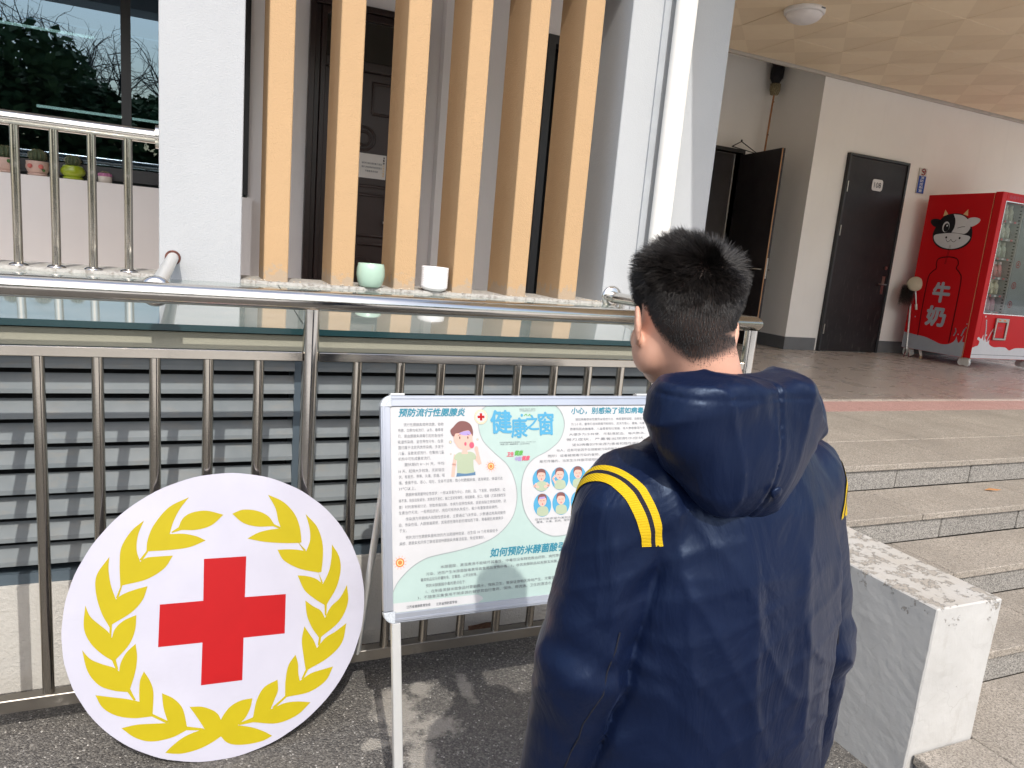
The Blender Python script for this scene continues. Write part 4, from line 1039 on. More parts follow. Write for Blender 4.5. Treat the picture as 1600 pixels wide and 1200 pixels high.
# pick-up hatch
HX0, HX1, HZ0, HZ1 = 8.375, 8.60, 0.985, 1.235
V(MB().box(HX0, HX0+0.022, VY0-0.022, VY0-0.001, HZ0, HZ1).box(HX1-0.032, HX1, VY0-0.022, VY0-0.001, HZ0, HZ1).box(HX0+0.022, HX1-0.032, VY0-0.022, VY0-0.001, HZ0, HZ0+0.022).box(HX0+0.022, HX1-0.032, VY0-0.022, VY0-0.001, HZ1-0.045, HZ1), 'hatch_frame', M_STEELD, 0.003)
V(MB().box(HX0+0.024, HX1-0.038, VY0-0.010, VY0-0.001, HZ0+0.026, HZ1-0.05), 'hatch_flap', M_VRED)
P = Print(lambda u, v, l: (u, VY0-0.0105-l, v))
P.text('取货口', (HX0+HX1)/2-0.006, 1.125, 0.05, I_PINK, 0.0005, 0.03, center=True, width=0.09, height=0.032)
P.text('PICK UP', (HX0+HX1)/2-0.006, 1.092, 0.05, I_PINK, 0.0005, 0.0, center=True, width=0.085, height=0.010)
P.build(vm, 'lettering', Matrix.Translation(vm.location).inverted())
P = Print(lambda u, v, l: (u, VY0-0.0225-l, v))
P.disc(8.43, 1.212, 0.020, 0.008, I_ORANGE, 0.0006); P.disc(8.515, 1.212, 0.022, 0.008, I_ORANGE, 0.0006)
P.build(vm, 'arrow_marks', Matrix.Translation(vm.location).inverted())

# ================================================================== pots on the sills
M_MINTC = plain('mint_glaze', (0.36, 0.50, 0.41), 0.3, 0, 0.04, 6, coat=0.3); M_WCER = plain('white_ceramic', (0.78, 0.76, 0.76), 0.5)
gp = MB().lathe([(0, 0), (0.046, 0), (0.052, 0.006), (0.062, 0.03), (0.0665, 0.056), (0.065, 0.085), (0.060, 0.107), (0.058, 0.109), (0.054, 0.106), (0.056, 0.07), (0.05, 0.03), (0, 0.025)], (0, 0, 0), 48).build('flower_pot', M_MINTC)
gp.location = (0.742, 3.405, 1.279); tag(gp, 'empty round mint green pot on the sill between two orange fins', 'pot')
prof = [(0, 0), (0.044, 0), (0.058, 0.008), (0.066, 0.018)]
for k in range(11):
    z = 0.020+k*0.0085
    prof += [(0.0655, z), (0.0672, z+0.0035), (0.0662, z+0.0075)]
prof += [(0.066, 0.116), (0.062, 0.116), (0.060, 0.05), (0, 0.03)]
wp = MB().lathe(prof, (0, 0, 0), 48).build('flower_pot', M_WCER)
wp.location = (1.055, 3.408, 1.279); wp.rotation_euler = (0.006, 0.012, 0); tag(wp, 'white ridged ceramic pot on the sill beside the third orange fin', 'pot')
# cacti on the window ledge
LZ = WZ0-0.02
led = bp(MB().box(W0, W1+0.019, YI-0.119, YI-0.0305, LZ-0.0008, LZ), 'window_ledge', M_GREYST)
M_CACT = plain('cactus_green', (0.055, 0.075, 0.035), 0.7, 0, 0.3, 40); M_SPINE = plain('cactus_spine', (0.40, 0.33, 0.18), 0.6)
def cactus(x, r, h, name, label, potmat, pr, saucer=True, deco=None, ph=0.08):
    root = empty(name, (x, YI-0.075, LZ+0.001)); tag(root, label, 'potted cactus', 'cactus pots on the window ledge')
    if saucer: MB().lathe([(0, 0), (pr[1][0]*1.15, 0), (pr[1][0]*1.3, 0.008), (pr[1][0]*1.25, 0.012), (0, 0.012)], (0, 0, 0), 28).build('saucer', potmat, root)
    z0 = 0.008 if saucer else 0
    MB().lathe([(a, b+z0) for a, b in pr], (0, 0, 0), 36).build('pot', potmat, root)
    top = max(b for a, b in pr)+z0
    vv, ff = [], []; nr, na = 12, 60
    for i in range(nr+1):
        t = math.pi*i/nr
        for j in range(na):
            a = 2*math.pi*j/na; rr = r*math.sin(t)*(1+0.13*math.cos(12*a))
            vv.append((rr*math.cos(a), rr*math.sin(a), top+h*0.42-h*0.55*math.cos(t)))
    for i in range(nr):
        for j in range(na): ff.append((i*na+j, i*na+(j+1) % na, (i+1)*na+(j+1) % na, (i+1)*na+j))
    MB().add(vv, ff, True).build('cactus', M_CACT, root)
    mb = MB()
    for j in range(12):
        for i in range(2, 12):
            t = math.pi*i/nr; a = 2*math.pi*j/12; rr = r*math.sin(t)*1.12
            p = Vector((rr*math.cos(a), rr*math.sin(a), top+h*0.42-h*0.55*math.cos(t)))
            for q in range(3):
                d = Vector((math.cos(a)+rng.normal(0, .6), math.sin(a)+rng.normal(0, .6), rng.normal(0.1, .6))).normalized()*0.009
                mb.add([p+Vector((0, 0, 0.0006)), p-Vector((0, 0, 0.0006)), p+d], [(0, 1, 2)])
    mb.build('spines', M_SPINE, root, normals=False)
    if deco: deco(root, z0)
    return root
round_pot = [(0, 0), (0.040, 0), (0.050, 0.012), (0.060, 0.035), (0.056, 0.062), (0.058, 0.072), (0.055, 0.073), (0.050, 0.06), (0, 0.058)]
M_PINKP = plain('pale_pink_glaze', (0.58, 0.40, 0.34), 0.35); M_ROSE = plain('rose_paint', (0.55, 0.14, 0.12), 0.5); M_LEAFP = plain('leaf_paint', (0.05, 0.13, 0.03), 0.5)
def roses(root, z0):
    for dx in (-0.028, 0.026):
        MB().lathe([(0, -0.0645), (0.012, -0.0635), (0.013, -0.056)], (dx, 0.0, 0.042+z0), 14, 'y').build('painted_rose', M_ROSE, root)
    MB().lathe([(0, -0.064), (0.007, -0.0625), (0.008, -0.055)], (0.038, 0.010, 0.022+z0), 10, 'y').build('painted_leaf', M_LEAFP, root)
def leafd(root, z0): MB().lathe([(0, -0.064), (0.010, -0.0625), (0.011, -0.050)], (0.030, 0.006, 0.055+z0), 10, 'y').build('painted_leaf', M_LEAFP, root)
cactus(-1.020, 0.040, 0.07, 'potted_cactus', 'cactus in a pale pink pot cut by the left picture edge', M_PINKP, round_pot, deco=leafd)
cactus(-0.862, 0.040, 0.07, 'potted_cactus', 'cactus in a pale pink pot painted with roses', M_PINKP, round_pot, deco=roses)
lime = [(0, 0), (0.042, 0)]
for k in range(7):
    z = 0.006+0.0085*k; rr = 0.063*math.sin(math.radians(45+13*k))
    lime += [(rr, z), (rr+0.002, z+0.004)]
lime += [(0.048, 0.070), (0.044, 0.068), (0, 0.060)]
cactus(-0.685, 0.036, 0.06, 'potted_cactus', 'cactus in a ribbed lime green pot', plain('lime_glaze', (0.30, 0.38, 0.015), 0.3, coat=0.4), lime)
cactus(-0.520, 0.022, 0.03, 'potted_cactus', 'tiny cactus in a low white and pink pot', plain('white_pink_glaze', (0.62, 0.56, 0.50), 0.4), [(0, 0), (0.036, 0), (0.038, 0.035), (0.036, 0.036), (0, 0.030)], False,
       lambda root, z0: MB().lathe([(0.036, 0.036), (0.0385, 0.040), (0.037, 0.052), (0.030, 0.056)], (0, 0, 0), 28).build('pink_rim', plain('pink_pebbles', (0.45, 0.16, 0.30), 0.7, 0, 0.4, 90), root))
# dry leaf on a step
lf = mesh_object('dry_leaf', [(0, 0, 0), (0.03, 0.012, 0.010), (0.065, 0.004, 0.003), (0.03, -0.010, 0.006), (0.085, 0.0, 0.012)], [(0, 3, 1), (1, 3, 2), (2, 4, 1)], plain('dry_leaf', (0.40, 0.19, 0.07), 0.7))
lf.location = (3.66, 2.23, 0.523); lf.rotation_euler = (0, 0, -0.5); tag(lf, 'small dry orange leaf lying on the second step tread', 'leaf')

# ================================================================== round emblem sign
WREATH=[[(-0.1523, -0.3612, 1), (-0.1366, -0.3473), (-0.1113, -0.3303), (-0.0823, -0.3198), (-0.0516, -0.315, 1), (-0.0696, -0.2829), (-0.0913, -0.2475, 1), (-0.06, -0.252), (-0.0335, -0.2648), (-0.0167, -0.2795), (-0.0086, -0.2969, 1), (-0.0084, -0.3436, 1), (-0.0329, -0.3564), (-0.0657, -0.3675), (-0.1045, -0.3717), (-0.1301, -0.3682)],
[(-0.0086, -0.2969, 1), (0.0, -0.2824), (0.0168, -0.2642), (0.044, -0.2524), (0.077, -0.2507, 1), (0.0715, -0.2768), (0.0578, -0.3028), (0.0373, -0.3204, 1), (0.0751, -0.3327), (0.1098, -0.351), (0.1322, -0.3672, 1), (0.1063, -0.3766), (0.0683, -0.3787), (0.0307, -0.3738), (0.0071, -0.3625), (-0.0084, -0.3436, 1)],
[(-0.2616, -0.2755, 1), (-0.225, -0.2727), (-0.1878, -0.2766), (-0.1456, -0.2819, 1), (-0.1581, -0.2384), (-0.1623, -0.1982, 1), (-0.1315, -0.2189), (-0.1088, -0.25), (-0.0974, -0.3, 1), (-0.053, -0.3134, 1), (-0.0556, -0.3185, 1), (-0.0986, -0.3101, 1), (-0.1369, -0.3235), (-0.1872, -0.3244), (-0.2276, -0.3069)],
[(-0.3254, -0.1774, 1), (-0.287, -0.1889), (-0.2505, -0.1995), (-0.2184, -0.2121, 1), (-0.2194, -0.1809), (-0.2173, -0.1543), (-0.2083, -0.1319, 1), (-0.1923, -0.1615), (-0.1838, -0.1934), (-0.185, -0.2507, 1), (-0.1437, -0.2782, 1), (-0.1487, -0.2834, 1), (-0.1868, -0.2572, 1), (-0.2314, -0.2542), (-0.2742, -0.2401), (-0.3076, -0.2133)],
[(-0.3589, -0.0534, 1), (-0.3396, -0.0793), (-0.3125, -0.0965), (-0.2822, -0.1109), (-0.2693, -0.1228, 1), (-0.2654, -0.0999), (-0.2523, -0.0748), (-0.2298, -0.0541, 1), (-0.2256, -0.0921), (-0.23, -0.1321), (-0.2417, -0.1741, 1), (-0.2271, -0.2066, 1), (-0.2326, -0.2071, 1), (-0.2477, -0.1818, 1), (-0.2813, -0.1725), (-0.3176, -0.1522), (-0.3449, -0.1116)],
[(-0.3534, 0.0644, 1), (-0.3416, 0.0342), (-0.3203, 0.0102), (-0.2989, -0.0113), (-0.2883, -0.0308, 1), (-0.2808, -0.0068), (-0.2597, 0.0129), (-0.229, 0.0242, 1), (-0.2315, -0.0165), (-0.2464, -0.0553), (-0.2777, -0.0901, 1), (-0.2712, -0.1179, 1), (-0.2773, -0.117, 1), (-0.2868, -0.0915, 1), (-0.313, -0.0697), (-0.3404, -0.036), (-0.3559, 0.006)],
[(-0.2979, 0.1901, 1), (-0.2991, 0.1547), (-0.293, 0.1132), (-0.2802, 0.0724, 1), (-0.2638, 0.0842), (-0.2361, 0.0936), (-0.2018, 0.1004, 1), (-0.2139, 0.0637), (-0.2415, 0.0325), (-0.2883, 0.0056, 1), (-0.2896, -0.028, 1), (-0.2944, -0.0273, 1), (-0.2942, -0.0018, 1), (-0.3148, 0.0411), (-0.329, 0.0967), (-0.3274, 0.1438)],
[(-0.2129, 0.2847, 1), (-0.2275, 0.2451), (-0.2307, 0.2036), (-0.2215, 0.1695, 1), (-0.2059, 0.1793), (-0.1805, 0.1805), (-0.138, 0.1796, 1), (-0.1609, 0.1451), (-0.2052, 0.1194), (-0.2648, 0.1089, 1), (-0.2747, 0.0738, 1), (-0.2802, 0.0765, 1), (-0.2697, 0.1053, 1), (-0.2724, 0.1659), (-0.2688, 0.2137), (-0.2446, 0.2569)],
[(-0.0975, 0.343, 1), (-0.1223, 0.3085), (-0.1383, 0.2739), (-0.1471, 0.2412, 1), (-0.1098, 0.2391), (-0.0767, 0.2294), (-0.0518, 0.2153, 1), (-0.0963, 0.1995), (-0.1486, 0.1961), (-0.2011, 0.197, 1), (-0.2171, 0.1712, 1), (-0.2235, 0.1753, 1), (-0.2061, 0.1981, 1), (-0.2034, 0.2293), (-0.1879, 0.2703), (-0.1498, 0.3173)],
[(-0.0047, 0.2866, 1), (-0.0366, 0.2582), (-0.0768, 0.2481), (-0.1165, 0.2503, 1), (-0.1413, 0.2436, 1), (-0.1426, 0.2472, 1), (-0.1245, 0.2587, 1), (-0.1135, 0.2829), (-0.0905, 0.2979), (-0.0504, 0.3012)],
[(0.0194, 0.288, 1), (0.0493, 0.2979), (0.0881, 0.2925), (0.1203, 0.2748), (0.1383, 0.2488, 1), (0.1578, 0.2385, 1), (0.1556, 0.2334, 1), (0.1347, 0.2431, 1), (0.0882, 0.2457), (0.0494, 0.2595)],
[(0.1203, 0.3384, 1), (0.1419, 0.2959), (0.1491, 0.2616), (0.1578, 0.2355, 1), (0.1239, 0.2334), (0.0917, 0.2269), (0.0621, 0.2122, 1), (0.1095, 0.1988), (0.1599, 0.1911), (0.2098, 0.1871, 1), (0.232, 0.1633, 1), (0.2245, 0.1624, 1), (0.2113, 0.187, 1), (0.218, 0.1887, 1), (0.2129, 0.2345), (0.1968, 0.2773), (0.1638, 0.3149)],
[(0.2302, 0.2736, 1), (0.2413, 0.2325), (0.2433, 0.1943), (0.232, 0.1611, 1), (0.2001, 0.1683), (0.1745, 0.1712), (0.1476, 0.1719, 1), (0.1657, 0.139), (0.211, 0.1102), (0.2676, 0.0927, 1), (0.2818, 0.0602, 1), (0.2765, 0.0593, 1), (0.2676, 0.0927, 1), (0.2767, 0.0941, 1), (0.2815, 0.1378), (0.2802, 0.1837), (0.2639, 0.2332)],
[(0.3092, 0.1753, 1), (0.3074, 0.1355), (0.2994, 0.0942), (0.281, 0.0573, 1), (0.2593, 0.0754), (0.2332, 0.0855), (0.2058, 0.0904, 1), (0.2256, 0.0449), (0.2552, 0.0155), (0.2851, -0.0067, 1), (0.2864, -0.0385, 1), (0.291, -0.0391, 1), (0.2927, -0.0053, 1), (0.322, 0.0424), (0.3355, 0.0946), (0.3304, 0.1373)],
[(0.3544, 0.0467, 1), (0.3333, 0.0107), (0.304, -0.0149), (0.2864, -0.046, 1), (0.2737, -0.022), (0.2514, -0.0066), (0.2284, 0.0132, 1), (0.2327, -0.0306), (0.2473, -0.0697), (0.268, -0.1022, 1), (0.2642, -0.1256, 1), (0.2716, -0.1251, 1), (0.2748, -0.1016, 1), (0.3304, -0.0612), (0.357, -0.0072)],
[(0.3518, -0.0691, 1), (0.3187, -0.09), (0.2883, -0.1049), (0.2619, -0.1327, 1), (0.2523, -0.1076), (0.2398, -0.0874), (0.2251, -0.0632, 1), (0.2176, -0.103), (0.2219, -0.148), (0.2283, -0.1916, 1), (0.2157, -0.217, 1), (0.2216, -0.2178, 1), (0.2357, -0.1927, 1), (0.2954, -0.1657), (0.3375, -0.1264)],
[(0.3103, -0.194, 1), (0.2764, -0.1988), (0.243, -0.2049), (0.2113, -0.2221, 1), (0.2071, -0.1973), (0.2064, -0.1715), (0.1992, -0.1433, 1), (0.1788, -0.1712), (0.1701, -0.2136), (0.1686, -0.2591, 1), (0.1323, -0.2856, 1), (0.1379, -0.2901, 1), (0.1736, -0.2628, 1), (0.239, -0.2587), (0.2875, -0.2331)],
[(0.2426, -0.2894, 1), (0.2024, -0.2806), (0.1664, -0.2797), (0.128, -0.2906, 1), (0.1379, -0.2664), (0.1486, -0.2393), (0.1472, -0.2087, 1), (0.1097, -0.2245), (0.0888, -0.2584), (0.0785, -0.305, 1), (0.038, -0.3156, 1), (0.0408, -0.321, 1), (0.0785, -0.3192, 1), (0.145, -0.3337), (0.2023, -0.3206)],
]
CROSS = [(-0.0565, 0.1630), (0.0590, 0.1605), (0.0555, 0.0420), (0.1715, 0.0385), (0.1680, -0.0770), (0.0520, -0.0745), (0.0490, -0.1950), (-0.0620, -0.1925), (-0.0590, -0.0735), (-0.1735, -0.0710), (-0.1705, 0.0460), (-0.0575, 0.0440)]
ph = math.radians(16.5)
DC = Vector((0.0764, 2.0768, 0.3915)); RD = 0.4079
dn = Vector((0, -math.cos(ph), math.sin(ph))); dv = Vector((0, math.sin(ph), math.cos(ph)))
def dfn(u, v, l): return DC+Vector((u, 0, 0))+dv*v+dn*l
M_DISC = NT('white_foam_board')
_c = (M_DISC.ramp(M_DISC.noise(5, 7, 0.6), [(0.35, (0.40, 0.395, 0.465)), (0.7, (0.435, 0.43, 0.50))]))
_sm = M_DISC.ramp(M_DISC.noise(3.5, 8, 0.7, vec=M_DISC.scaled(1, 1, 2.2)), [(0.55, 0.0), (0.75, 0.30)])
M_DISC.base(M_DISC.mix(_sm, _c, (0.33, 0.32, 0.36))).set(Roughness=0.5)
M_DISC.bump(M_DISC.noise(3, 2), 0.15, 0.01)
M_DISC = M_DISC.m
mb = MB()
rim = [(RD*math.cos(2*math.pi*j/120)*(1+0.0012*math.sin(j*1.7)+0.0008*math.sin(j*0.61)), RD*math.sin(2*math.pi*j/120)*(1+0.0012*math.cos(j*1.3))) for j in range(120)]
mb.prism(rim, lambda u, v, w: dfn(u, v, -w), 0.006)
disc = mb.build('round_sign', M_DISC)
tag(disc, 'big round white sign with a red cross inside a yellow laurel wreath', 'round sign')
P = Print(dfn)
P.poly(CROSS, I_RED, 0.0006)
P.build(disc, 'red_cross')
P = Print(dfn)
for k, poly in enumerate(WREATH):
    P.poly(smooth_poly(poly, 6), I_GOLD, 0.0005+0.00002*k)
P.build(disc, 'laurel_wreath')

# ================================================================== notice board on its easel
pb = math.radians(17)
BO = Vector((0.456, 1.72, 0.503)); BN = Vector((0, -math.cos(pb), math.sin(pb))); BV = Vector((0, math.sin(pb), math.cos(pb)))
def bfn(u, v, l): return BO+Vector((u, 0, 0))+BV*v+BN*l
board = empty('notice_board', (0.9, 1.72, 0.0))
tag(board, 'aluminium framed health notice board with mint poster standing on a leaning easel', 'notice board')
BI = Matrix.Translation(board.location).inverted()
def BB(mb, name, mat, bv=0.0):
    o = mb.build(name, mat, board, bv); o.matrix_parent_inverse = BI; return o
def bbox_(u0, u1, v0, v1, l0, l1):
    vs = [bfn(u, v, l) for l in (l0, l1) for v in (v0, v1) for u in (u0, u1)]
    return MB().add(vs, [(0, 2, 3, 1), (4, 5, 7, 6), (0, 1, 5, 4), (2, 6, 7, 3), (0, 4, 6, 2), (1, 3, 7, 5)])
BW, BH = 0.90, 0.607
def mbx(*boxes):
    m = MB()
    for b in boxes:
        t = bbox_(*b); m.add(t.v, t.f)
    return m
fw = 0.0265
# frame bars with a stepped profile
BB(mbx((0.03, BW-0.03, BH-0.030, BH, -0.012, 0.006)), 'frame', M_ALUF, 0.0015)
BB(mbx((0.03, BW-0.03, BH-0.010, BH-0.003, 0.006, 0.0085)), 'frame_ridge', M_ALUF, 0.001)
BB(mbx((0.03, BW-0.03, -0.003, 0.0225, -0.012, 0.006)), 'frame', M_ALUF, 0.0015)
BB(mbx((0.03, BW-0.03, 0.002, 0.009, 0.006, 0.0085)), 'frame_ridge', M_ALUF, 0.001)
for u in (0.0, BW-fw):
    BB(mbx((u, u+fw, 0.03, BH-0.030, -0.012, 0.006)), 'frame', M_ALUF, 0.0015)
    BB(mbx((u+0.004, u+0.011, 0.03, BH-0.030, 0.006, 0.0085)), 'frame_ridge', M_ALUF, 0.001)
M_CORN = NT('speckled_grey_plastic'); M_CORN.base(M_CORN.ramp(M_CORN.voronoi(420), [(0.2, (0.30, 0.33, 0.36)), (0.6, (0.50, 0.53, 0.56))])).set(Roughness=0.35); M_CORN = M_CORN.m
for (cu, cv, a0) in ((0.031, BH-0.031, 90), (0.031, 0.028, 180), (BW-0.031, 0.028, 270), (BW-0.031, BH-0.031, 0)):
    pts = [(cu+0.0315*math.cos(math.radians(a0+q)), cv+0.0315*math.sin(math.radians(a0+q))) for q in range(0, 91, 9)]
    sx_, sy_ = math.cos(math.radians(a0+45)), math.sin(math.radians(a0+45))
    inner = [(cu, cv)]
    BB(MB().prism(pts+inner, lambda u, v, w: bfn(u, v, -0.012+w), 0.0195), 'corner_cap', M_CORN, 0.001)
BB(mbx((0.02, BW-0.02, 0.02, BH-0.02, -0.010, 0.0005)), 'panel', I_PAPER)
# legs
BB(mbx((0.022, 0.046, -0.528, -0.0035, -0.014, 0.006)), 'leg', M_LEG, 0.002)
BB(mbx((BW-0.046, BW-0.022, -0.528, -0.0035, -0.014, 0.006)), 'leg', M_LEG, 0.002)
for u in (0.055, BW-0.055):
    a = bfn(u, BH+0.004, -0.022); f_ = Vector((BO.x+u-0.012, 2.202, 0.128))
    BB(MB().tube([a, f_], 0.0115, 4), 'back_leg', M_LEG)
for u in (0.03, BW-0.07):
    BB(mbx((u, u+0.04, BH+0.001, BH+0.007, -0.025, -0.002)), 'clip', M_LEG, 0.001)
# ---- poster
P = Print(bfn)
PU0, PU1, PV0, PV1 = 0.0272, 0.8728, 0.0232, 0.5762
P.poly([(PU0, PV0), (PU1, PV0), (PU1, PV1), (PU0, PV1)], I_MINT, 0.0010)
Lc = [(0.3094, 0.5762), (0.2924, 0.5598), (0.2849, 0.5209), (0.2965, 0.4788), (0.3309, 0.4419), (0.3691, 0.4075), (0.3909, 0.3674), (0.3992, 0.3188), (0.3909, 0.2713), (0.3699, 0.237), (0.3299, 0.2044), (0.2783, 0.1851), (0.2157, 0.173), (0.1607, 0.1662), (0.1188, 0.1586), (0.0773, 0.1373), (0.0422, 0.1049), (0.0275, 0.079)]
Rc = [(0.5370, 0.5762), (0.556, 0.5545), (0.5636, 0.5165), (0.5455, 0.4728), (0.5057, 0.4427), (0.4567, 0.4196), (0.4285, 0.3901), (0.4149, 0.3482), (0.4151, 0.2999), (0.427, 0.257), (0.4559, 0.2189), (0.4958, 0.1948), (0.5336, 0.1889), (0.62, 0.195), (0.72, 0.185), (0.80, 0.15), (0.845, 0.10), (0.8728, 0.07)]
Ls, Rs = smooth_poly(Lc, 6, False), smooth_poly(Rc, 6, False)
P.poly(Ls+[(PU0, 0.079), (PU0, PV1)], I_PAPER, 0.0014)
P.poly(Rs+[(PU1, PV1)], I_PAPER, 0.0014)
P.stroke(Ls, 0.0026, I_OUT, 0.0018); P.stroke(Rs, 0.0026, I_OUT, 0.0018)
P.poly([(PU0, PV0+0.001), (0.27, PV0+0.001), (0.285, 0.0335), (0.2803, 0.040), (0.268, 0.0465), (PU0, 0.0485)], I_PAPER, 0.0014)
P.build(board, 'poster', BI)
P = Print(bfn)
T = lambda s, u, v, w, h, mat=I_GREY, bold=0.012, shear=0.0, res=1, center=False: P.text(s, u, v, 1.0, mat, 0.0020, bold, width=w, height=h, shear=shear, res=res, center=center)
T('预防流行性腮腺炎', 0.0505, 0.5505, 0.194, 0.0225, I_TEAL, 0.035, 0.25, 2)
T('小心，别感染了诺如病毒', 0.588, 0.5525, 0.262, 0.0205, I_TEAL, 0.03, 0.15, 2)
T('如何预防米酵菌酸引起的食物中毒', 0.309, 0.1480, 0.405, 0.0245, I_TEAL, 0.035, 0.22, 2)
rows = [(0.0641, 0.5222, 0.1155, '流行性腮腺炎简称流腮，俗称'), (0.048, 0.5067, 0.130, '痄腮。四季均有流行，以冬、春季常'), (0.0477, 0.4907, 0.130, '见。是由腮腺炎病毒引起的急性呼'), (0.0475, 0.4750, 0.130, '吸道传染病，呈世界性分布，在我'), (0.0484, 0.4594, 0.130, '国归属于法定丙类传染病。多发于'), (0.0481, 0.4440, 0.131, '儿童，呈散发或流行，在集体儿童'), (0.0478, 0.4285, 0.093, '机构中可形成暴发流行。'),
 (0.0639, 0.4128, 0.115, '潜伏期约 8～30 天，平均'), (0.0472, 0.3950, 0.132, '18 天。起病大多较急，无前驱症'), (0.0481, 0.3795, 0.131, '状。有发热、畏寒、头痛、肌痛、咽'), (0.0478, 0.3634, 0.307, '痛、食欲不佳、恶心、呕吐、全身不适等，数小时腮腺肿痛，逐渐明显，体温可达'), (0.0476, 0.3473, 0.0485, '39℃以上。'),
 (0.0665, 0.3310, 0.2955, '腮腺肿痛是最特征性症状：一般以耳垂为中心，向前、后、下发展，状如梨形，边'), (0.047, 0.3150, 0.3157, '缘不清。局部皮肤紧张，发亮但不发红，触之坚韧有弹性，有轻触痛，张口、咀嚼（尤其进酸性饮'), (0.0467, 0.2980, 0.3174, '食）时刺激唾液分泌，导致疼痛加剧。本病为自限性疾病，目前尚缺乏特效药物，抗'), (0.0465, 0.2825, 0.292, '生素治疗无效。一般预后良好，病后可有持久免疫力，极少有重复感染病例。'),
 (0.0653, 0.2650, 0.296, '传染源为早期病人和隐性感染者，主要通过飞沫传染，少数通过用具间接传'), (0.0459, 0.2497, 0.308, '染，传染性强。人群普遍易感，其易感性随年龄的增加而下降，青春期后发病男多'), (0.0473, 0.2346, 0.0205, '于女。'), (0.0644, 0.2155, 0.271, '预防流行性腮腺炎最有效的方法是接种疫苗，出生后 18 个月常规给予'), (0.0468, 0.1998, 0.2477, '麻疹、腮腺炎和风疹三联疫苗接种腮腺炎病毒活疫苗，免疫效果好。')]
for u, v, w, s in rows: T(s, u, v, w, 0.0098)
rows = [(0.6016, 0.5310, 0.25, '诺如病毒感染性腹泻以轻症为主，病程通常较短，自限性为'), (0.5866, 0.5166, 0.265, '为 2-3 天。最常见症状是腹泻和呕吐，其次为恶心、腹痛、头痛'), (0.5823, 0.5015, 0.27, '畏寒和肌肉酸痛等，儿童患者呕吐普遍，成人患者腹泻为多'), (0.578, 0.4853, 0.275, '大便多为水样便，无黏液脓血，每天数次。'), (0.5688, 0.4698, 0.283, '常见症状，严重者出现脱水症状。'), (0.5874, 0.4536, 0.265, '诺如病毒的传染源为患者和隐性感染者，'), (0.5335, 0.4382, 0.32, '他人，还有可能因手在接触被污染的物品后再接触口鼻而感染'), (0.5036, 0.4224, 0.35, '厕所）或者被病毒污染的食物、水以及环境而感染诺如病毒'), (0.4754, 0.4073, 0.38, '是可传播的。当发生水样腹泻或呕吐时应及时就医，注意休息和补水')]
for u, v, w, s in rows: T(s, u, v, w, 0.0085)
rows = [(0.1612, 0.1290, 0.60, '米酵菌酸，高温煮沸不能破坏其毒性，中毒后没有特效救治药物，病死率达 50% 以上。日常大家要注意防范，不吃久泡'), (0.1191, 0.1135, 0.66, '污染，进而产生米酵菌酸毒素导致食用后食物中毒。1、谷类发酵制品如发酵玉米面、糯玉米汤圆粉、玉米淀粉、发酵糯小米等发酵食品；'), (0.1041, 0.0990, 0.165, '薯类制品如马铃薯粉条、甘薯面、山芋淀粉等。'), (0.1184, 0.0820, 0.1165, '预防米酵菌酸中毒的要点在于：'), (0.1181, 0.0664, 0.66, '1、在制备发酵米面食品时要勤换水，保持卫生，要保证食物无异味产生，无霉变变质，防潮、防尘。2、泡发木耳、银耳时间不宜过长，'), (0.0944, 0.0522, 0.70, '3、不随意采集食用不明来源的鲜银耳自行食用，保持、用流通、卫生的清洁水，无异物等均应及时更换，食用前应充分清洗并尽快食用')]
for u, v, w, s in rows: T(s, u, v, w, 0.0092)
T('江苏省健康教育协会', 0.0635, 0.0318, 0.067, 0.0078, I_GREY, 0.03); T('江苏省预防医学会', 0.1469, 0.0305, 0.0605, 0.0078, I_GREY, 0.03)
T('健康生活 · 平安江苏 · 共建共享', 0.4155, 0.5655, 0.052, 0.0042); T('江苏省健康教育协会主办 2024', 0.4155, 0.5605, 0.052, 0.0036)
T('江苏省健康教育协会监制  www. jshealth .com', 0.3482, 0.4688, 0.117, 0.0046); T('《健康之窗》编辑部电话：025-83758468', 0.350, 0.4630, 0.095, 0.0046)
T('卫生', 0.3700, 0.4300, 0.023, 0.0125, I_PINK, 0.05, 0.3); T('健康', 0.3960, 0.4325, 0.027, 0.0145, I_GREEN, 0.05, 0.3)
T('中国', 0.3960, 0.4160, 0.021, 0.0125, I_LILAC, 0.05, 0.3); T('健康', 0.4185, 0.4170, 0.026, 0.0135, I_PINK, 0.05, 0.3)
T('症状可能表现为发热恶心呕吐', 0.4535, 0.2390, 0.16, 0.0068); T('腹痛、头痛、肌肉、疲劳等', 0.4590, 0.2310, 0.12, 0.0068)
for s, cu, cv, w, h in (('健', 0.3560, 0.5305, 0.065, 0.066), ('康', 0.4130, 0.5125, 0.050, 0.058), ('之', 0.4560, 0.5270, 0.042, 0.044), ('窗', 0.5010, 0.5235, 0.050, 0.068)):
    P.text(s, cu, cv, 1, I_SKY, 0.0022, 0.0285, width=w, height=h, center=True, res=2)
P.build(board, 'lettering', BI)
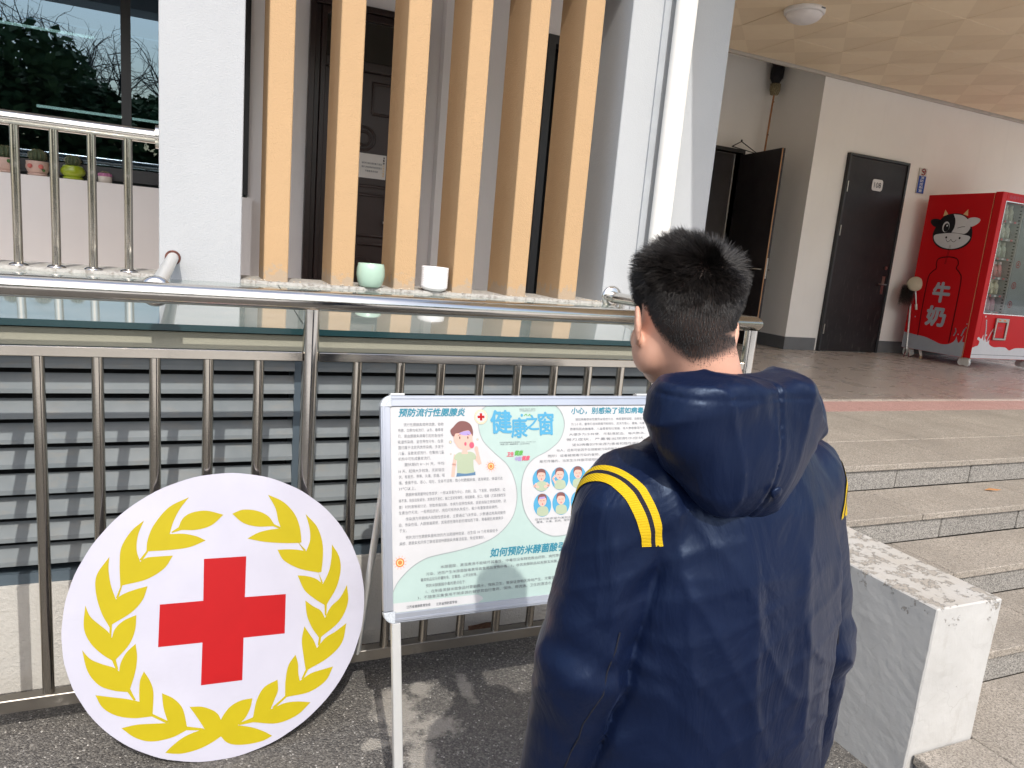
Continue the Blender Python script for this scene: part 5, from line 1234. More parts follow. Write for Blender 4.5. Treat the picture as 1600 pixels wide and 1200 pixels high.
# ---- poster drawings
P = Print(bfn)
def ell(u, v, a, b, mat, l, **k): P.disc(u, v, a, b, mat, l, **k)
ell(0.2930, 0.5450, 0.0205, 0.0215, I_OUT, 0.0019); ell(0.2930, 0.5455, 0.0198, 0.0207, I_BEIGE, 0.0021); ell(0.2930, 0.5455, 0.0150, 0.0158, I_PAPER, 0.0024)
for k in range(18):
    a = math.radians(20*k); ell(0.2930+0.0172*math.cos(a), 0.5455+0.018*math.sin(a), 0.0024, 0.0016, I_PAPER, 0.0026, n=8)
for bx_ in ((-0.0035, 0.0035, -0.0105, 0.0105), (-0.0105, 0.0105, -0.0035, 0.0035)):
    P.poly([(0.2930+bx_[0], 0.5455+bx_[2]), (0.2930+bx_[1], 0.5455+bx_[2]), (0.2930+bx_[1], 0.5455+bx_[3]), (0.2930+bx_[0], 0.5455+bx_[3])], I_RED, 0.0027+0.0001*(bx_[0] < -0.01))
P.build(board, 'emblem_picture', BI)
P = Print(bfn)
# boy with a swollen cheek
S = lambda pts, mat, l: P.poly(smooth_poly(pts, 4), mat, l)
P.stroke([(0.2130, 0.437), (0.2080, 0.412), (0.2035, 0.380)], 0.0105, I_SKIN, 0.0020)
P.stroke([(0.2660, 0.437), (0.2860, 0.4125)], 0.0100, I_SKIN, 0.0020); P.stroke([(0.2860, 0.4125), (0.2775, 0.448)], 0.0095, I_SKIN, 0.0021); ell(0.2762, 0.4535, 0.006, 0.0085, I_SKIN, 0.0022, n=12)
P.poly([(0.2135, 0.3775), (0.2715, 0.3795), (0.2712, 0.3895), (0.2155, 0.3875)], I_JEAN, 0.0021)
S([(0.2105, 0.4370), (0.2250, 0.4460), (0.2400, 0.4430), (0.2550, 0.4470), (0.2700, 0.4410), (0.2755, 0.4265), (0.2660, 0.4230, 1), (0.2665, 0.4000), (0.2695, 0.3880, 1), (0.2430, 0.3850), (0.2165, 0.3880, 1), (0.2165, 0.4060), (0.2165, 0.4230, 1), (0.2085, 0.4265)], I_SAGE, 0.0023)
P.poly([(0.2345, 0.455), (0.2470, 0.455), (0.2500, 0.441), (0.2310, 0.441)], I_SKIN, 0.0024)
S([(0.2085, 0.4830), (0.2110, 0.5080), (0.2370, 0.5160), (0.2610, 0.5080), (0.2650, 0.4800), (0.2690, 0.4680), (0.2620, 0.4560), (0.2440, 0.4510), (0.2240, 0.4570), (0.2140, 0.4700)], I_SKIN, 0.0026)
S([(0.1990, 0.5080), (0.2080, 0.5180), (0.2250, 0.5330), (0.2460, 0.5330), (0.2610, 0.5230), (0.2670, 0.5050), (0.2660, 0.4900, 1), (0.2610, 0.4980), (0.2540, 0.5070), (0.2380, 0.5050), (0.2240, 0.5000), (0.2140, 0.4985), (0.2100, 0.4900, 1), (0.2030, 0.4950)], I_HAIR, 0.0028)
S([(0.2250, 0.4990), (0.2420, 0.5050), (0.2560, 0.5050), (0.2600, 0.4960), (0.2420, 0.4930)], I_LILAC, 0.00275)
for u in (0.2265, 0.2510): ell(u, 0.4870, 0.0016, 0.0042, I_BLACK, 0.0030, n=10)
P.stroke([(0.2215, 0.4930), (0.2290, 0.4970)], 0.0013, I_HAIR, 0.0030); P.stroke([(0.2490, 0.4975), (0.2555, 0.4930)], 0.0013, I_HAIR, 0.0030)
ell(0.2430, 0.4690, 0.0036, 0.0055, I_PINK, 0.0030, n=12); ell(0.2620, 0.4650, 0.0075, 0.0090, I_PINK, 0.0027, n=14)
P.build(board, 'boy_picture', BI)
def virus(u, v, r):
    P = Print(bfn)
    ell = lambda u, v, a, b, mat, l, **k: P.disc(u, v, a, b, mat, l, **k)
    ell(u, v, r, r, I_ORANGE, 0.0021, n=18); ell(u, v, r*0.72, r*0.72, I_BEIGE, 0.0022, n=16); ell(u, v, r*0.5, r*0.5, I_ORANGE, 0.0023, n=14)
    for k in range(12):
        a = math.radians(30*k+8); P.stroke([(u+r*1.12*math.cos(a), v+r*1.12*math.sin(a)), (u+r*1.55*math.cos(a), v+r*1.55*math.sin(a))], 0.0009, I_ORANGE, 0.0021)
    P.build(board, 'virus_picture', BI)
virus(0.3195, 0.4030, 0.0105); virus(0.0475, 0.1545, 0.0120)
P = Print(bfn)
for u, v, r in ((0.1987, 0.4752, 0.0048), (0.2805, 0.4809, 0.0034), (0.1991, 0.4418, 0.0026)): ell(u, v, r, r, I_OUT, 0.0020, n=12); ell(u, v, r*0.5, r*0.5, I_BEIGE, 0.0022, n=8)
ell(0.4225, 0.5490, 0.004, 0.0045, I_SKY, 0.0020, n=12); P.stroke([(0.430, 0.5475), (0.4365, 0.5525), (0.4400, 0.5475)], 0.002, I_GREEN, 0.0020); P.stroke([(0.444, 0.5470), (0.4485, 0.5520), (0.4520, 0.5465)], 0.002, I_GREEN, 0.0020)
P.build(board, 'spot_marks', BI)
ovals = [(0.4795, 0.3560), (0.5410, 0.3575), (0.4800, 0.2825), (0.5420, 0.2840), (0.6030, 0.3590), (0.6040, 0.2850), (0.6650, 0.3600), (0.6660, 0.2860)]
for i, (u, v) in enumerate(ovals):
    P = Print(bfn)
    ell(u, v, 0.0290, 0.0340, I_SKY, 0.0020)
    hat = i % 3
    P.poly([(u+0.029*math.cos(a)*0.98, v+0.034*math.sin(a)*0.98) for a in np.linspace(math.pi*1.12, math.pi*1.88, 14)], I_JEAN, 0.0021) if i % 2 == 0 and i < 1 else None
    S([(u-0.018, v-0.026), (u-0.016, v-0.008), (u, v-0.003), (u+0.016, v-0.008), (u+0.018, v-0.026), (u, v-0.0325)], I_SAGE, 0.0022)
    if i == 0:
        P.stroke([(u-0.017, v-0.010), (u-0.024, v-0.017), (u-0.010, v-0.020)], 0.006, I_SKIN, 0.0023); P.stroke([(u+0.017, v-0.010), (u+0.024, v-0.017), (u+0.010, v-0.020)], 0.006, I_SKIN, 0.0023)
    if i == 1: P.stroke([(u-0.016, v-0.012), (u-0.023, v+0.001), (u-0.015, v+0.010)], 0.006, I_SKIN, 0.0023)
    ell(u, v+0.0125, 0.0135, 0.0160, I_SKIN, 0.0024, n=16)
    S([(u-0.0145, v+0.012), (u-0.013, v+0.028), (u, v+0.0335), (u+0.013, v+0.028), (u+0.0145, v+0.012), (u+0.010, v+0.021), (u-0.008, v+0.022)], I_HAIR, 0.0026)
    for du in (-0.005, 0.005): P.stroke([(u+du-0.0028, v+0.0130), (u+du+0.0028, v+0.0122)], 0.0010, I_BLACK, 0.0027)
    ell(u, v+0.003, 0.0020, 0.0024, I_PINK, 0.0027, n=10)
    if i != 2: P.build(board, 'portrait_picture', BI)
    if i == 2: P.poly([(u-0.0095, v+0.018), (u+0.0095, v+0.019), (u+0.0095, v+0.0245), (u-0.0095, v+0.0235)], I_LILAC, 0.0029); P.build(board, 'portrait_picture', BI)


# ================================================================== the boy reading the board
class Noise3:
    def __init__(self, seed, n=32):
        self.t = np.random.default_rng(seed).random((n, n, n)).astype(np.float32)*2-1; self.n = n
    def __call__(self, X, Y, Z):
        n = self.n
        xi, yi, zi = np.floor(X).astype(int), np.floor(Y).astype(int), np.floor(Z).astype(int)
        fx, fy, fz = X-xi, Y-yi, Z-zi
        fx, fy, fz = (q*q*(3-2*q) for q in (fx, fy, fz))
        g = lambda a, b, c: self.t[(xi+a) % n, (yi+b) % n, (zi+c) % n]
        l = lambda a, b, t: a+(b-a)*t
        return l(l(l(g(0, 0, 0), g(1, 0, 0), fx), l(g(0, 1, 0), g(1, 1, 0), fx), fy), l(l(g(0, 0, 1), g(1, 0, 1), fx), l(g(0, 1, 1), g(1, 1, 1), fx), fy), fz)
def smin(a, b, k):
    h = np.clip(0.5+0.5*(b-a)/k, 0, 1)
    return b+(a-b)*h-k*h*(1-h)
def smax(a, b, k): return -smin(-a, -b, k)
def ellip(P, c, r, rot=None):
    Q = [P[i]-c[i] for i in range(3)]
    if rot is not None:
        M_ = np.array(Euler(rot).to_matrix().transposed())
        Q = [M_[i][0]*Q[0]+M_[i][1]*Q[1]+M_[i][2]*Q[2] for i in range(3)]
    k0 = np.sqrt((Q[0]/r[0])**2+(Q[1]/r[1])**2+(Q[2]/r[2])**2)
    k1 = np.sqrt((Q[0]/r[0]**2)**2+(Q[1]/r[1]**2)**2+(Q[2]/r[2]**2)**2)
    return k0*(k0-1)/np.maximum(k1, 1e-6)
def capsule(P, a, b, ra, rb, sq=(1, 1, 1)):
    a = np.array(a, dtype=np.float32); b = np.array(b, dtype=np.float32); d = b-a
    h = np.clip(((P[0]-a[0])*d[0]+(P[1]-a[1])*d[1]+(P[2]-a[2])*d[2])/(d@d), 0, 1)
    return np.sqrt(((P[0]-a[0]-d[0]*h)*sq[0])**2+((P[1]-a[1]-d[1]*h)*sq[1])**2+((P[2]-a[2]-d[2]*h)*sq[2])**2)-(ra+(rb-ra)*h)
def column_(P, zs, cx, cy, ax, ay, pw=2.3):
    z = P[2]
    X = (P[0]-np.interp(z, zs, cx))/np.interp(z, zs, ax); Y = (P[1]-np.interp(z, zs, cy))/np.interp(z, zs, ay)
    rr = (np.abs(X)**pw+np.abs(Y)**pw)**(1/pw)
    d = (rr-1)*np.minimum(np.interp(z, zs, ax), np.interp(z, zs, ay))
    return np.maximum(d, np.maximum(zs[0]-z, z-zs[-1]))
def surface_nets(fn, lo, hi, h):
    ax = [np.arange(lo[i], hi[i]+h, h, dtype=np.float32) for i in range(3)]
    P = np.meshgrid(*ax, indexing='ij')
    F = fn(P).astype(np.float32)
    nx, ny, nz = (s-1 for s in F.shape)
    acc = np.zeros((nx, ny, nz, 3), np.float32); cnt = np.zeros((nx, ny, nz), np.float32)
    corners = [(i, j, k) for i in (0, 1) for j in (0, 1) for k in (0, 1)]
    S_ = lambda c: F[c[0]:c[0]+nx, c[1]:c[1]+ny, c[2]:c[2]+nz]
    for a in corners:
        for d in range(3):
            if a[d] == 0:
                b = list(a); b[d] = 1
                fa, fb = S_(a), S_(b)
                m = (fa < 0) != (fb < 0)
                t = np.where(m, fa/np.where(m, fa-fb, 1), 0)
                for q in range(3):
                    acc[..., q] += np.where(m, a[q]+(t if q == d else 0), 0)
                cnt += m
    act = cnt > 0
    idx = -np.ones((nx, ny, nz), np.int64); idx[act] = np.arange(act.sum())
    I = np.argwhere(act)
    Vt = (I+acc[act]/cnt[act][:, None])*h+np.array([ax[0][0], ax[1][0], ax[2][0]])
    faces = []
    for d in range(3):
        e1, e2 = (d+1) % 3, (d+2) % 3
        sl = [slice(0, None)]*3
        A = F; B = np.roll(F, -1, d)
        m = ((A < 0) != (B < 0))
        rngs = [slice(1, F.shape[i]-1) for i in range(3)]; rngs[d] = slice(0, F.shape[d]-1)
        mm = np.zeros_like(m); mm[tuple(rngs)] = m[tuple(rngs)]
        E = np.argwhere(mm); inside = F[tuple(E.T)] < 0
        def cell(o1, o2):
            q = E.copy(); q[:, e1] -= o1; q[:, e2] -= o2
            return idx[tuple(q.T)]
        quad = np.stack([cell(1, 1), cell(0, 1), cell(0, 0), cell(1, 0)], 1)
        quad[~inside] = quad[~inside][:, ::-1]
        faces.append(quad[(quad >= 0).all(1)])
    return Vt, np.concatenate(faces)
def relax(V_, F_, it, lam=0.5):
    n = len(V_)
    e = np.concatenate([F_[:, [i, (i+1) % 4]] for i in range(4)])
    e = np.concatenate([e, e[:, ::-1]])
    deg = np.bincount(e[:, 0], minlength=n)[:, None]
    for _ in range(it):
        s = np.stack([np.bincount(e[:, 0], weights=V_[e[:, 1], q], minlength=n) for q in range(3)], 1)
        V_ = V_+lam*(s/np.maximum(deg, 1)-V_)
    return V_
def fast_mesh(name, V_, F_, mat, parent, smooth=True):
    me = bpy.data.meshes.new(name)
    me.vertices.add(len(V_)); me.vertices.foreach_set('co', V_.astype(np.float32).ravel())
    k = F_.shape[1]
    me.loops.add(F_.size); me.loops.foreach_set('vertex_index', F_.astype(np.int32).ravel())
    me.polygons.add(len(F_)); me.polygons.foreach_set('loop_start', np.arange(0, F_.size, k, dtype=np.int32)); me.polygons.foreach_set('loop_total', np.full(len(F_), k, np.int32))
    me.polygons.foreach_set('use_smooth', np.full(len(F_), smooth))
    me.update(calc_edges=True); me.validate(); me.materials.append(mat)
    return link(bpy.data.objects.new(name, me), parent)
n1, n2, n3 = Noise3(1), Noise3(2), Noise3(3)

BX, BY, BROT = 0.730, 0.825, math.radians(5)
boy = empty('person', (BX, BY, 0), BROT)
tag(boy, 'person with short black hair in navy hooded jacket with yellow shoulder stripes', 'person')

# --- skin: head, neck, hands
HP = Vector((-0.078, 0.046, 1.428))      # head centre
HR = Euler((math.radians(-11), math.radians(3), math.radians(-14)))
HM = Matrix.Translation(HP) @ HR.to_matrix().to_4x4() @ Matrix.Scale(0.885, 4)
HMi = np.array(HM.inverted())
def to_head(P):
    return [HMi[i][0]*P[0]+HMi[i][1]*P[1]+HMi[i][2]*P[2]+HMi[i][3] for i in range(3)]
def head_sdf(P):
    Q = to_head(P)
    A = [np.abs(Q[0]), Q[1], Q[2]]
    d = ellip(Q, (0, -0.014, 0.022), (0.0745, 0.090, 0.086))
    d = smin(d, ellip(Q, (0, 0.030, -0.038), (0.058, 0.062, 0.070)), 0.030)
    d = smin(d, ellip(Q, (0, 0.052, -0.088), (0.030, 0.030, 0.024)), 0.028)     # chin
    d = smin(d, ellip(A, (0.050, 0.018, -0.060), (0.020, 0.030, 0.034)), 0.030)    # jaw
    d = smin(d, ellip(A, (0.036, 0.062, -0.038), (0.023, 0.020, 0.022)), 0.018)    # cheeks
    d = smin(d, capsule(Q, (0, 0.082, 0.000), (0, 0.096, -0.028), 0.007, 0.010), 0.012)
    d = smin(d, ellip(A, (0.010, 0.090, -0.032), (0.008, 0.008, 0.006)), 0.006)
    d = smin(d, ellip(Q, (0, 0.083, -0.056), (0.020, 0.009, 0.0085)), 0.010)      # lips
    d = smax(d, -ellip(Q, (0, 0.096, -0.0565), (0.021, 0.006, 0.0012)), 0.003)
    d = smax(d, -ellip(A, (0.030, 0.093, 0.006), (0.017, 0.014, 0.010)), 0.010)   # eye sockets
    # ears
    e = ellip(A, (0.0840, -0.008, -0.022), (0.0065, 0.018, 0.031), (0.12, 0.10, 0.38))
    e = smax(e, -ellip(A, (0.0920, -0.004, -0.018), (0.006, 0.011, 0.019), (0.12, 0.10, 0.38)), 0.004)
    e = smin(e, ellip(A, (0.0770, 0.000, -0.048), (0.0050, 0.0075, 0.0085)), 0.006)
    d = smin(d, e, 0.008)
    # neck
    nk = capsule(P, (HP.x, HP.y-0.030, 1.42), (-0.020, -0.004, 1.24), 0.046, 0.056, (1, 0.98, 1))
    return smin(d, nk, 0.022)
def fingers(side, wrist, curl=0.55):
    s = side
    pts = []
    w = Vector(wrist)
    def fn(P):
        d = ellip(P, (w.x, w.y+0.008, w.z-0.045), (0.014, 0.036, 0.048))
        d = smin(d, capsule(P, tuple(w+Vector((0, 0, 0.06))), tuple(w+Vector((0, 0.002, -0.01))), 0.026, 0.021), 0.02)
        for k, (dy, L) in enumerate(((0.030, 0.062), (0.010, 0.070), (-0.010, 0.065), (-0.028, 0.052))):
            p0 = w+Vector((0, 0.006+dy, -0.080)); a = 0.18; prev = p0
            for seg in (0.42, 0.32, 0.26):
                nx_ = prev+Vector((-s*math.sin(a), 0, -math.cos(a)))*L*seg
                d = smin(d, capsule(P, tuple(prev), tuple(nx_), 0.0085, 0.0075), 0.004); prev = nx_; a += curl*0.7
        t0 = w+Vector((-s*0.006, 0.036, -0.030)); t1 = t0+Vector((-s*0.010, 0.022, -0.030)); t2 = t1+Vector((-s*0.006, 0.004, -0.026))
        d = smin(d, capsule(P, tuple(t0), tuple(t1), 0.0115, 0.010), 0.008); d = smin(d, capsule(P, tuple(t1), tuple(t2), 0.0095, 0.0080), 0.004)
        return d
    return fn, (w.x-0.06, w.y-0.06, w.z-0.17), (w.x+0.06, w.y+0.09, w.z+0.06)
WL, WR = (-0.215, 0.060, 0.675), (0.268, -0.005, 0.665)
def body_sdf(P):
    F = np.full(P[0].shape, 1.0, np.float32)
    axs = [P[0][:, 0, 0], P[1][0, :, 0], P[2][0, 0, :]]
    def block(fn, lo, hi):
        sl = tuple(slice(*np.searchsorted(axs[i], (lo[i], hi[i]))) for i in range(3))
        F[sl] = smin(F[sl], fn([q[sl] for q in P]), 0.006)
    def core(Q):
        d = capsule(Q, (-0.020, -0.004, 1.26), (0, 0, 1.10), 0.052, 0.085)
        d = np.minimum(d, capsule(Q, (0, 0, 1.10), (0.005, 0, 0.74), 0.085, 0.090))
        for s_, (J, W_) in ((-1, ((-0.182, -0.005, 1.150), WL)), (1, ((0.150, -0.005, 1.155), WR))):
            e = (-0.226, -0.005, 0.93) if s_ < 0 else (0.214, -0.038, 0.915)
            d = np.minimum(d, capsule(Q, (0, 0, 1.15), J, 0.045, 0.038))
            d = np.minimum(d, capsule(Q, J, e, 0.036, 0.030)); d = np.minimum(d, capsule(Q, e, W_, 0.030, 0.024))
        return d
    block(core, (-0.31, -0.12, 0.62), (0.34, 0.11, 1.30))
    block(head_sdf, (-0.20, -0.12, 1.22), (0.08, 0.19, 1.56))
    for s_, w_ in ((-1, WL), (1, WR)): block(*fingers(s_, w_))
    return F
Vb, Fb = surface_nets(body_sdf, (-0.30, -0.13, 0.50), (0.34, 0.19, 1.55), 0.0031)
Vb = relax(Vb, Fb, 1, 0.35)
hm_ = (Vb[Fb].mean(1)[:, 2] > 1.27)
Vh, Fh = Vb, Fb[hm_]
skin = NT('skin')
geo = skin.n('ShaderNodeAttribute'); geo.attribute_name = 'scalp'
cs = skin.ramp(skin.noise(14, 4), [(0.3, (0.50, 0.265, 0.185)), (0.7, (0.58, 0.325, 0.235))])
skin.base(skin.mix(skin.math('MULTIPLY', geo.outputs['Fac'], 0.93), cs, (0.018, 0.014, 0.013)))
skin.set(Roughness=0.48, Subsurface_Weight=0.06, Subsurface_Scale=0.01, Specular_IOR_Level=0.4)
skin.b.inputs['Subsurface Radius'].default_value = (1.0, 0.35, 0.2)
skin.bump(skin.noise(500, 3), 0.12, 0.0006)
body_me = fast_mesh('body', Vb, Fb, skin.m, boy)
# scalp mask and hairline in head space
HMn = np.array(HM)
def hair_amount(Q):
    """0 on skin, 1 in full hair; Q: head-space points (n, 3)"""
    x, y, z = Q[:, 0], Q[:, 1], Q[:, 2]
    ax_ = np.abs(x)
    # lower limit of the hair as a function of how far forward the point lies
    zl = np.interp(y, [-0.12, -0.060, -0.035, -0.018, 0.000, 0.014, 0.026, 0.045, 0.080, 0.11], [-0.108, -0.096, -0.060, -0.010, 0.010, -0.024, -0.012, 0.045, 0.066, 0.075])
    zl = zl+np.where(y < -0.055, -0.006*np.cos(x*60), 0)
    return np.clip((z-zl)/0.036, 0, 1)
Q = (np.c_[Vb, np.ones(len(Vb))] @ HMi.T)[:, :3]
am = hair_amount(Q); am[Vb[:, 2] < 1.28] = 0; am = am**1.5
ear = ((np.abs(Q[:, 0]) > 0.073) & (np.abs(Q[:, 1]+0.004) < 0.026) & (Q[:, 2] < 0.016) & (Q[:, 2] > -0.06))
rout = np.sqrt((Q[:, 0]/0.0745)**2+((Q[:, 1]+0.014)/0.090)**2+((Q[:, 2]-0.022)/0.086)**2)
am[ear & (rout > 1.03)] = 0
neckr = (Q[:, 1] < -0.035) & (Q[:, 2] < -0.03)
am = am*np.where(neckr, np.clip((1.34-rout)/0.12, 0, 1), np.clip((1.12-rout)/0.05, 0, 1))
at = body_me.data.attributes.new('scalp', 'FLOAT', 'POINT'); at.data.foreach_set('value', am.astype(np.float32))
# eyes
eyem = NT('eye'); eyem.base((0.75, 0.73, 0.70)).set(Roughness=0.1)
irism = NT('iris'); irism.base((0.02, 0.012, 0.008)).set(Roughness=0.08)
for s_ in (-1, 1):
    c = HM @ Vector((s_*0.030, 0.074, 0.006))
    e = MB().lathe([(0.0115*math.cos(a), 0.0115*math.sin(a)) for a in np.linspace(-math.pi/2, math.pi/2, 12)], (0, 0, 0), 20).build('eyeball', eyem.m, boy); e.location = c
    i_ = MB().lathe([(0.0058*math.cos(a), 0.003*math.sin(a)) for a in np.linspace(0, math.pi/2, 6)], (0, 0, 0), 16).build('iris', irism.m, e)
    i_.rotation_euler = (math.radians(-90)+HR.x, 0, HR.z); i_.location = HR.to_matrix() @ Vector((0, 0.0098, 0))

# --- hair: strands rooted on the scalp
tri = Vh[Fh[:, [0, 1, 2]]]
area = np.linalg.norm(np.cross(tri[:, 1]-tri[:, 0], tri[:, 2]-tri[:, 0]), axis=1)
cen = Vh[Fh].mean(1); nor = np.cross(tri[:, 1]-tri[:, 0], tri[:, 2]-tri[:, 0]); nor /= np.linalg.norm(nor, axis=1)[:, None]+1e-9
Qc = (np.c_[cen, np.ones(len(cen))] @ HMi.T)[:, :3]
amc = hair_amount(Qc)
rc = np.sqrt((Qc[:, 0]/0.0745)**2+((Qc[:, 1]+0.014)/0.090)**2+((Qc[:, 2]-0.022)/0.086)**2)
amc[(rc > np.where((Qc[:, 1] < -0.035) & (Qc[:, 2] < -0.03), 1.36, 1.06))] = 0
Rm = HMn[:3, :3]
nq = nor @ Rm            # normals in head space
rg = np.random.default_rng(11)
pr_ = area*amc**1.3; pr_ /= pr_.sum()
NS = 30000
pick = rg.choice(len(cen), NS, p=pr_)
w3 = rg.random((NS, 3)); w3 /= w3.sum(1)[:, None]
root = (Vh[Fh[pick][:, 0]]*w3[:, :1]+Vh[Fh[pick][:, 1]]*w3[:, 1:2]+Vh[Fh[pick][:, 2]]*w3[:, 2:])
rq = (np.c_[root, np.ones(NS)] @ HMi.T)[:, :3]; n_ = nq[pick]; a_ = amc[pick]
if (n_*(rq-np.array([0, -0.014, 0.022]))).sum() < 0: n_ = -n_
WH = np.array([0.022, -0.068, 0.082])      # crown whorl
away = rq-WH; dist = np.linalg.norm(away, axis=1, keepdims=True); away = away/np.maximum(dist, 1e-4)
away = away-n_*(away*n_).sum(1, keepdims=True)
swirl = np.cross(n_, away)
topness = np.clip((rq[:, 2]+0.030)/0.115, 0, 1)
front = np.clip((rq[:, 1]+0.03)/0.10, 0, 1)
clump = np.stack([n1(rq[:, 0]*70+5, rq[:, 1]*70, rq[:, 2]*70), n2(rq[:, 0]*70+5, rq[:, 1]*70, rq[:, 2]*70), n3(rq[:, 0]*70, rq[:, 1]*70+9, rq[:, 2]*70)], 1)
lng = 0.0050+0.036*topness**2.0+0.008*front*topness
lng = lng*(0.35+0.65*a_)*(0.75+0.4*rg.random(NS))
stand = 0.22+0.85*topness**1.3
gap = np.clip(dist[:, 0]/0.022, 0.2, 1)
d0 = n_*stand[:, None]+away*0.75+swirl*0.25+clump*0.38*(0.2+topness[:, None])+rg.normal(0, 0.10, (NS, 3))+np.array([0, 0, -0.30])*(1-topness[:, None])
d0 /= np.linalg.norm(d0, axis=1)[:, None]
K = 5
pts_ = np.zeros((NS, K, 3)); pts_[:, 0] = rq-n_*0.001
d = d0.copy()
for k in range(1, K):
    pts_[:, k] = pts_[:, k-1]+d*(lng/(K-1)*gap)[:, None]
    d = d+clump*0.05+np.array([0, 0, -0.10])*(1-0.6*topness[:, None]); d /= np.linalg.norm(d, axis=1)[:, None]
wp_ = pts_.reshape(-1, 3) @ Rm.T+HMn[:3, 3]
hairm = NT('black_hair'); hairm.base(hairm.ramp(hairm.n('ShaderNodeHairInfo').outputs['Random'], [(0, (0.006, 0.005, 0.005)), (1, (0.020, 0.016, 0.014))])).set(Roughness=0.42, Specular_IOR_Level=0.45)
hc_ = bpy.data.hair_curves.new('hair')
hc_.add_curves([K]*NS)
hc_.attributes['position'].data.foreach_set('vector', wp_.astype(np.float32).ravel())
ra = hc_.attributes.get('radius') or hc_.attributes.new('radius', 'FLOAT', 'POINT')
ra.data.foreach_set('value', np.tile(np.array([0.00034, 0.00032, 0.00028, 0.00020, 0.00006], np.float32), NS))
hc_.materials.append(hairm.m)
hair = link(bpy.data.objects.new('hair', hc_), boy)

# --- jacket
def nylon(name, col, crinkle=1.0):
    m = NT(name)
    m.base(m.ramp(m.noise(9, 5), [(0.3, tuple(c*0.85 for c in col)), (0.75, tuple(c*1.1 for c in col))]))
    m.set(Roughness=0.40, Specular_IOR_Level=0.30, Sheen_Weight=0.04, Sheen_Roughness=0.4)
    m.b.inputs['Sheen Tint'].default_value = (0.25, 0.35, 0.75, 1); m.b.inputs['Specular Tint'].default_value = (0.55, 0.72, 1.0, 1)
    big = m.noise(11, 4, 0.5, vec=m.scaled(1.0, 1.0, 0.45), dist=1.2)
    b1 = m.bump(big, 0.35*crinkle, 0.02)
    nd = m.n('ShaderNodeBump'); nd.inputs['Strength'].default_value = 0.40*crinkle; nd.inputs['Distance'].default_value = 0.005
    rn = m.n('ShaderNodeTexNoise'); rn.noise_type = 'RIDGED_MULTIFRACTAL'; rn.inputs['Scale'].default_value = 7; rn.inputs['Detail'].default_value = 3; rn.inputs['Distortion'].default_value = 0.9
    m.l(m.scaled(1.3, 1.3, 0.5), rn.inputs['Vector'])
    m.l(m.math('ADD', rn.outputs['Fac'], m.math('MULTIPLY', m.noise(40, 3, 0.5, vec=m.scaled(1, 1, 0.45), dist=0.8), 0.35)), nd.inputs['Height']); m.l(b1, nd.inputs['Normal'])
    nd2 = m.n('ShaderNodeBump'); nd2.inputs['Strength'].default_value = 0.22; nd2.inputs['Distance'].default_value = 0.0012
    m.l(m.noise(160, 4, 0.7, vec=m.scaled(1, 1, 0.4)), nd2.inputs['Height']); m.l(nd.outputs[0], nd2.inputs['Normal']); m.l(nd2.outputs[0], m.b.inputs['Normal'])
    return m.m
NAVY = (0.0032, 0.0070, 0.026)
M_NAVY = nylon('navy_nylon', NAVY)
ARML = [(-0.182, -0.005, 1.165), (-0.228, -0.005, 0.930), WL]
ARMR = [(0.150, -0.005, 1.170), (0.212, -0.040, 0.915), WR]
def ridge(ph, p): return (1-np.abs(np.sin(ph)))**p
def folds(P, amp=1.0):
    x, y, z = P
    w1 = n1(x*4+2, y*4, z*1.8); w2 = n2(x*7+1, y*7, z*4); w3 = n3(x*5, y*5+3, z*6)
    f = ridge(x*30+y*16+2.8*w1+z*2.0, 2.2)*np.clip(0.55+w2*1.1, 0, 1)          # hanging folds
    g = ridge((x*0.9-y*0.5+z*0.75)*40+4.0*w2, 3.0)*np.clip(w1*1.4+0.15, 0, 1)      # slanting pulls
    h = ridge((z*1.0-x*0.5+y*0.4)*48+4.5*w3, 3.0)*np.clip(w2*1.5, 0, 1)
    sl_ = np.clip((np.abs(x)-0.15)/0.05, 0, 1)
    k = ridge(x*24+y*30+z*4.5+2.4*w2, 1.6)*np.clip(0.5+w3, 0, 1)*sl_
    return amp*(0.0048*f+0.0026*g+0.0022*h+0.0045*k-0.002+0.0045*w1+0.002*w2)
def arm_sdf(P, J, r=(0.074, 0.064, 0.056)):
    d = capsule(P, J[0], J[1], r[0], r[1])
    return smin(d, capsule(P, J[1], J[2], r[1], r[2]), 0.02)
